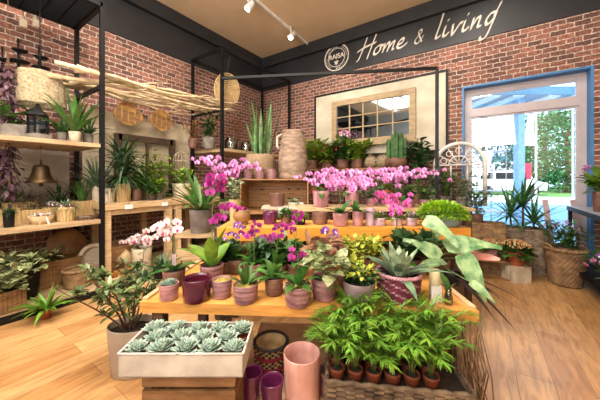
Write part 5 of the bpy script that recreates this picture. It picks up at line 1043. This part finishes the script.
# candle and jar
q = tb(438, 299); tp = thing('pillar_candle', 'tall ivory pillar candle at the right end of the front table', 'candle', q + cw(0, .035)); r = W_(q, 12); h = 27 * mpp(q); MB().lathe([(r, 0), (r, h - .006), (r * .9, h), (r * .3, h - .006)], 28).build('wax', mat('ivory_wax', 'F0E0B8', .4, 'E4CFA0', 5), tp); MB().tube([(0, 0, h - .008), (.002, 0, h + .012)], .0015).build('wick', M_black, tp)
tp = thing('ticket_card', 'small white textured card tag leaning in front of the ivory candle', 'label', on(436, 302, TZ) + Vector((0, 0, 0)), YAW + .1); MB().box(-.028, .028, -.008, .0, 0, .085).build('card', M_wh, tp, False)
q = tb(447, 304); tp = thing('glass_vase', 'small dark glass vase beside the ivory candle', 'vase', q + cw(.005, -.004)); MB().lathe([(.018, 0), (.022, .03), (.014, .07), (.018, .08), (.016, .08), (.012, .07), (.02, .03)], 18).build('body', G_jar, tp); MB().leaf((0, 0, .07), (-.3, .2, 1), .1, .05, .8).leaf((0, 0, .07), (.4, -.2, 1), .08, .04, .8).build('sprig', G_mid, tp)
# big alocasia / caladium at the right end
q = tb(437, 275); tp = thing('caladium', 'big pale-veined caladium with one pink leaf at the right table end', 'plant', q); pot(tp, .08, .11, M_brownp, 'plain'); sb = MB(); mb = MB(); pk = MB()
def bigleaf(m_, px, py, Y, tx, ty, tY, wd, dr=.5, roll=.7):
    """blade from (px,py,Y) to (tx,ty,tY)"""
    A = at(px, py, Y) - q; B = at(tx, ty, tY) - q; d = B - A; L = d.length
    m_.leaf(A - Vector((0, 0, 0)), d + Vector((0, 0, dr * .5 * L)), L * 1.05, wd * .72, dr, .12, 9, 'heart', wave=.05, roll=roll if tx > px else -roll)
    sb.tube([Vector((0, 0, .09)), Vector((A.x * .35, A.y * .35, .09 + (A.z - .09) * .7)), A], .005, .003, 6)
bigleaf(mb, 424, 220, 1.78, 456, 248, 1.62, .17, 1.1); bigleaf(mb, 445, 247, 1.7, 500, 246, 1.62, .22, .6); bigleaf(mb, 462, 254, 1.6, 484, 300, 1.5, .20, .4)
bigleaf(mb, 440, 258, 1.65, 405, 238, 1.75, .18, .7); bigleaf(mb, 438, 262, 1.62, 410, 276, 1.5, .10, .6); bigleaf(mb, 428, 250, 1.85, 440, 226, 1.95, .16, .4); bigleaf(mb, 470, 282, 1.5, 494, 302, 1.42, .09, .5)
bigleaf(mb, 445, 262, 1.6, 420, 268, 1.45, .08, .5)
bigleaf(pk, 458, 258, 1.75, 498, 258, 1.60, .16, .5)
sb.build('stems', G_stem, tp); mb.build('foliage', leafm('pale_veined_leaf', 'AECB94', '4E8A50', .15, scale=20), tp); pk.build('pink_leaf', leafm('pink_caladium', 'F09890', 'D8A890', .1, scale=22), tp)
# dark long leaves over the edge
q = tb(452, 283); tp = thing('dark_strap_plant', 'plant with long dark burgundy leaves spreading past the right table end', 'plant', q); pot(tp, .05, .07, M_black, 'plain'); mb = MB()
for tx, ty, tY, wd in ((529, 305, 1.62, .05), (500, 309, 1.5, .05), (512, 333, 1.42, .045), (492, 325, 1.4, .04), (520, 314, 1.55, .03), (478, 268, 1.6, .05)):
    d = at(tx, ty, tY) - q - Vector((0, 0, .06)); mb.leaf((0, 0, .06), d + Vector((0, 0, .12)), d.length * 1.03, wd, .5, .25, 9, 'lance')
mb.build('foliage', leafm('dark_burgundy_leaf', '3E2220', '24120F', .2, rough=.65, trans=0.0), tp)
# ------------------------------------------------------------------ below the table
zl = .22
q = on(271, 374, zl); r = W_(q, 34); h = .185; tp = thing('patterned_basket', 'red and black patterned woven basket on the lower shelf', 'basket', q)
CC = [mat('cane_natural', 'C8A878', .7, '9A7C50', 20), mat('cane_black', '2E2424', .7, '1C1616', 20), mat('cane_red', 'A82E44', .6, '7A1E30', 20)]
weave_mb(r, r * .86, h, 26, 16, mi_row=lambda j, i: (2 if j in (5, 6, 10, 11) else (1 if (i // 3 + j) % 2 else 0))).build('body', CC, tp); rim_mb(r * .97, h, .01).build('rim', CC[1], tp)
for px, py, lb in ((251, 371, 'empty plum-purple cup on the lower shelf, left of the pair'), (272, 379, 'empty plum-purple cup on the lower shelf, right of the pair')):
    z1 = .35; Y = F * (H - z1) / (py - HOR); q = at(px, 179, Y); q.z = zl; tag(pot_mb(W_(q, 23), W_(q, 19), .13, 'plain').build('plum_cup', M_plum, None, True, q), lb, 'pot')
q = at(302, 179, 1.285); q.z = zl; q2 = q; tag(pot_mb(W_(q, 37), W_(q, 34), .245, 'plain').build('tall_pot', mat('brushed_pink_pot', 'D0A094', .45, 'B07C74', 6, stretch=(3, 3, 1)), None, True, q), 'large empty dusty pink cylinder pot on the lower shelf', 'pot')
q = at(331, 179, 1.345); q.z = zl; tag(pot_mb(W_(q, 24), W_(q, 22), .12, 'plain').build('small_pink_pot', M_pink, None, True, q), 'smaller pink pot tucked between the big pink pot and wicker tray', 'pot')
# floor planter at left
q = on(133, 370, 0); tp = thing('floor_planter', 'oval stone-coloured planter on the floor with a glossy leafy shrub', 'plant', q, YAW); r = W_(q, 56); h = 47 * mpp(q)
pot_mb(r, r * .84, h, 'plain', ry=.75).build('pot', mat('pale_stone_planter', 'B5A594', .55, '9C8C7C', 4, bump=.1), tp); soil(tp, r * .9, h * .86, ry=.75)
sb = MB(); tips = []
for i in range(9):
    a_ = 6.283 * i / 9 + U(-.3, .3); rr = U(.14, .38); hh = U(.3, .52); P = [Vector((-.02 + math.cos(a_) * (.02 + rr * u ** 1.2) + U(-.01, .01), math.sin(a_) * (.02 + rr * .7 * u ** 1.2), h * .82 + hh * u)) for u in (0, .25, .5, .75, 1)]
    P = [p_ + Vector((-.06 * k / 4, 0, 0)) for k, p_ in enumerate(P)]
    sb.tube(P, .0065, .003, 6); tips.append(P)
    for k in (2, 3):
        e = P[k] + Vector((U(-.1, .1), U(-.1, .1), U(.04, .12))); sb.tube([P[k], e], .004, .002, 5); tips.append([P[k], P[k].lerp(e, .3), P[k].lerp(e, .6), P[k].lerp(e, .8), e])
mb = MB()
for P in tips:
    for k in range(22): u = U(.3, 1) * 3.99; j = int(u); c = P[j].lerp(P[j + 1], u - j); mb.leaf(c, Vector((U(-1, 1), U(-1, 1), U(-.2, 1))), U(.045, .075), .028, .5, .2, 4, 'oval')
sb.build('stems', B_stem, tp); mb.build('foliage', leafm('glossy_shrub_leaf', '8A9C60', '3E5A34', .45, rough=.3), tp)
# crate and zinc tray of succulents
zr = .59; Yf = F * (H - zr) / 175; Yb = F * (H - zr) / (321.5 - 179); FLt = cw((118 - 300) / F * Yf, Yf); FRt = cw((243 - 300) / F * Yf, Yf); d = FRt - FLt; wt = d.length; dt = Yb - Yf; az = math.atan2(d.y, d.x); zb = zr - .095
def loc_t(u, v, z=0): return FLt + Vector((math.cos(az), math.sin(az), 0)) * u + Vector((-math.sin(az), math.cos(az), 0)) * v + Vector((0, 0, z))
M_zinc = mat('whitewashed_zinc', 'D2CCC2', .6, 'A8A298', 7, bump=.15, metal=.1)
dt = min(dt, .235)
tp = thing('zinc_tray', 'long pale zinc tray holding rosette succulents', 'tray', loc_t(0, 0, zb), az); th = .004
o = MB().box(0, wt, 0, dt, 0, th).box(0, wt, 0, th, 0, .095).box(0, wt, dt - th, dt, 0, .095).box(0, th, 0, dt, 0, .095).box(wt - th, wt, 0, dt, 0, .095); o.build('tray', M_zinc, tp, False)
o = MB()
for a, b in (((0, 0), (wt, 0)), ((wt, 0), (wt, dt)), ((wt, dt), (0, dt)), ((0, dt), (0, 0))): o.tube([(*a, .095), (*b, .095)], .005, n=8)
o.build('rolled_rim', M_zinc, tp)
ros = [rosette_mb(1.0, n).mesh('rosette', G_succ) for n in (34, 40, 30)]
pm = pot_mb(.034, .027, .06, 'rim').mesh('succulent_pot', M_terra); places = ('front left corner', 'front row second', 'front row third', 'front row fourth', 'front right corner')
for j in range(3):
    for i in range(5 if j != 1 else 4):
        n_ = 5; u = .048 + (wt - .096) * (i + (.0 if j != 1 else .5)) / (n_ - 1); v = .044 + (dt - .088) * j / 2
        if j == 0 and i in (5,): pass
        row = ('front', 'middle', 'rear')[j]; ordn = ('first', 'second', 'third', 'fourth', 'fifth', 'sixth')[i]
        s = thing('potted_succulent', 'pale green rosette succulent, %s from the left in the %s row of the zinc tray' % (ordn, row), 'succulent', loc_t(u + U(-.003, .003), v, zb + th), U(0, 6), 'rosette succulents in the zinc tray')
        inst(pm, 'pot', s); inst(ros[(i + j) % 3], 'rosette', s, (0, 0, .052 + .02), (U(-.15, .15), U(-.15, .15), 0), U(.052, .064))
cw_ = wt * .76; c = loc_t(.075 + cw_ / 2 + .01, .13, 0); ch = zb - .001
t = thing('slatted_crate', 'brown slatted wooden crate on the floor under the zinc tray', 'crate', c, az); M_cr2 = woodm('worn_crate', '9A7450', '644528', (3, 3, 12))
for y in (-.11, .098):
    for k in range(7): z1 = ch - .07 * k; MB().box(-cw_ / 2, cw_ / 2, y, y + .012, max(0, z1 - .054), z1).build('slat', M_cr2, t, False)
for x in (-cw_ / 2, cw_ / 2 - .012):
    for k in range(7): z1 = ch - .07 * k; MB().box(x, x + .012, -.098, .098, max(0, z1 - .054), z1).build('end_slat', M_cr2, t, False)
for x in (-cw_ / 2 + .013, cw_ / 2 - .033):
    for y in (-.097, .077): MB().box(x, x + .02, y, y + .02, 0, ch).build('corner_post', M_cr2, t, False)
# wicker tray basket with parlour palms
A_ = cw((327 - 300) / F * 1.19, 1.19); B_ = cw((475 - 300) / F * 1.11, 1.11); d = B_ - A_; wt2 = d.length; az2 = math.atan2(d.y, d.x); zt2 = .392; hb_ = .13; dd_ = .25
def loc_b(u, v, z=0): return A_ + Vector((math.cos(az2), math.sin(az2), 0)) * u + Vector((-math.sin(az2), math.cos(az2), 0)) * v + Vector((0, 0, z))
tp = weavebox('long brown wicker tray basket filled with little parlour palms', loc_b(wt2 / 2, dd_ / 2, zt2 - hb_), wt2, dd_, hb_, mat('brown_willow', '86705A', .8, '4A3A2C', 20, island=.45), az2, True, 'wicker_tray', 'basket', cell=(.04, .0105))
t = thing('low_stand', 'dark timber stand under the wicker tray basket', 'stand', loc_b(wt2 / 2, dd_ / 2, 0), az2); MB().box(-wt2 / 2 + .03, wt2 / 2 - .03, -.1, .1, zt2 - hb_ - .022, zt2 - hb_ - .001).build('top', M_dark, t, False)
for x in (-wt2 / 2 + .05, wt2 / 2 - .08):
    for y in (-.09, .06): MB().box(x, x + .03, y, y + .03, 0, zt2 - hb_ - .022).build('leg', M_dark, t, False)
pv = []
for k in range(4): a1, b1 = palm_mb(.06, U(.27, .33), .15, 15, .070, .0062, 14); pv.append((a1.mesh('palm_foliage', G_palm), b1.mesh('palm_stems', G_stem)))
pm1 = pot_mb(.036, .028, .07, 'rim').mesh('palm_pot', M_plast); sm1 = MB().lathe([(.033, .058), (.02, .062), (.001, .063)], 16).mesh('palm_soil', M_soil)
for j in range(3):
    for i in range(6 if j < 2 else 7):
        u = .045 + (wt2 - .11) * i / 6 * (1 if j else .98); v = .05 + .075 * j; ordn = ('first', 'second', 'third', 'fourth', 'fifth', 'sixth', 'seventh')[i]
        s = thing('parlour_palm', 'feathery parlour palm, %s from left in the %s row of the wicker tray' % (ordn, ('front', 'middle', 'rear')[j]), 'palm', loc_b(u, v, zt2 - hb_ * .12 - .012), U(0, 6), 'parlour palms in the wicker tray')
        inst(pm1, 'pot', s); inst(sm1, 'soil', s); a1, b1 = pv[(i + j * 2) % 4]; k = U(.85, 1.0) if j == 0 else U(1.0, 1.12) if j == 1 else U(1.15, 1.3); inst(a1, 'foliage', s, sc=(1, 1, k)); inst(b1, 'stems', s, sc=(1, 1, k))
# bundle of twigs
q = at(474, 179, 1.27); q.z = 0; tp = thing('twig_bundle', 'bundle of thin brown twigs standing at the right end of the table', 'twigs', q); TW_ = mat('twig_bark', '8A6A4A', .8, '5A4028', 20)
for k in range(60):
    px0 = U(462, 494); px1 = 452 + (px0 - 462) * .9 + U(-7, 7); bt = at(px0, 179, U(1.18, 1.32)); bt.z = U(0.0, .03); tpz = at(px1, U(318, 350), U(1.22, 1.3)) - q; b0 = bt - q
    mb = MB().tube([b0, b0.lerp(tpz, .3) + Vector((U(-.03, .03), U(-.02, .02), 0)), b0.lerp(tpz, .65) + Vector((U(-.035, .035), U(-.02, .02), 0)), tpz], .0045, .002, 5); mb.build('twig', TW_, tp)
MB().tube([(math.cos(k * .4) * .06 , math.sin(k * .4) * .045, .2) for k in range(17)], .004).build('tie', CC[0], tp)
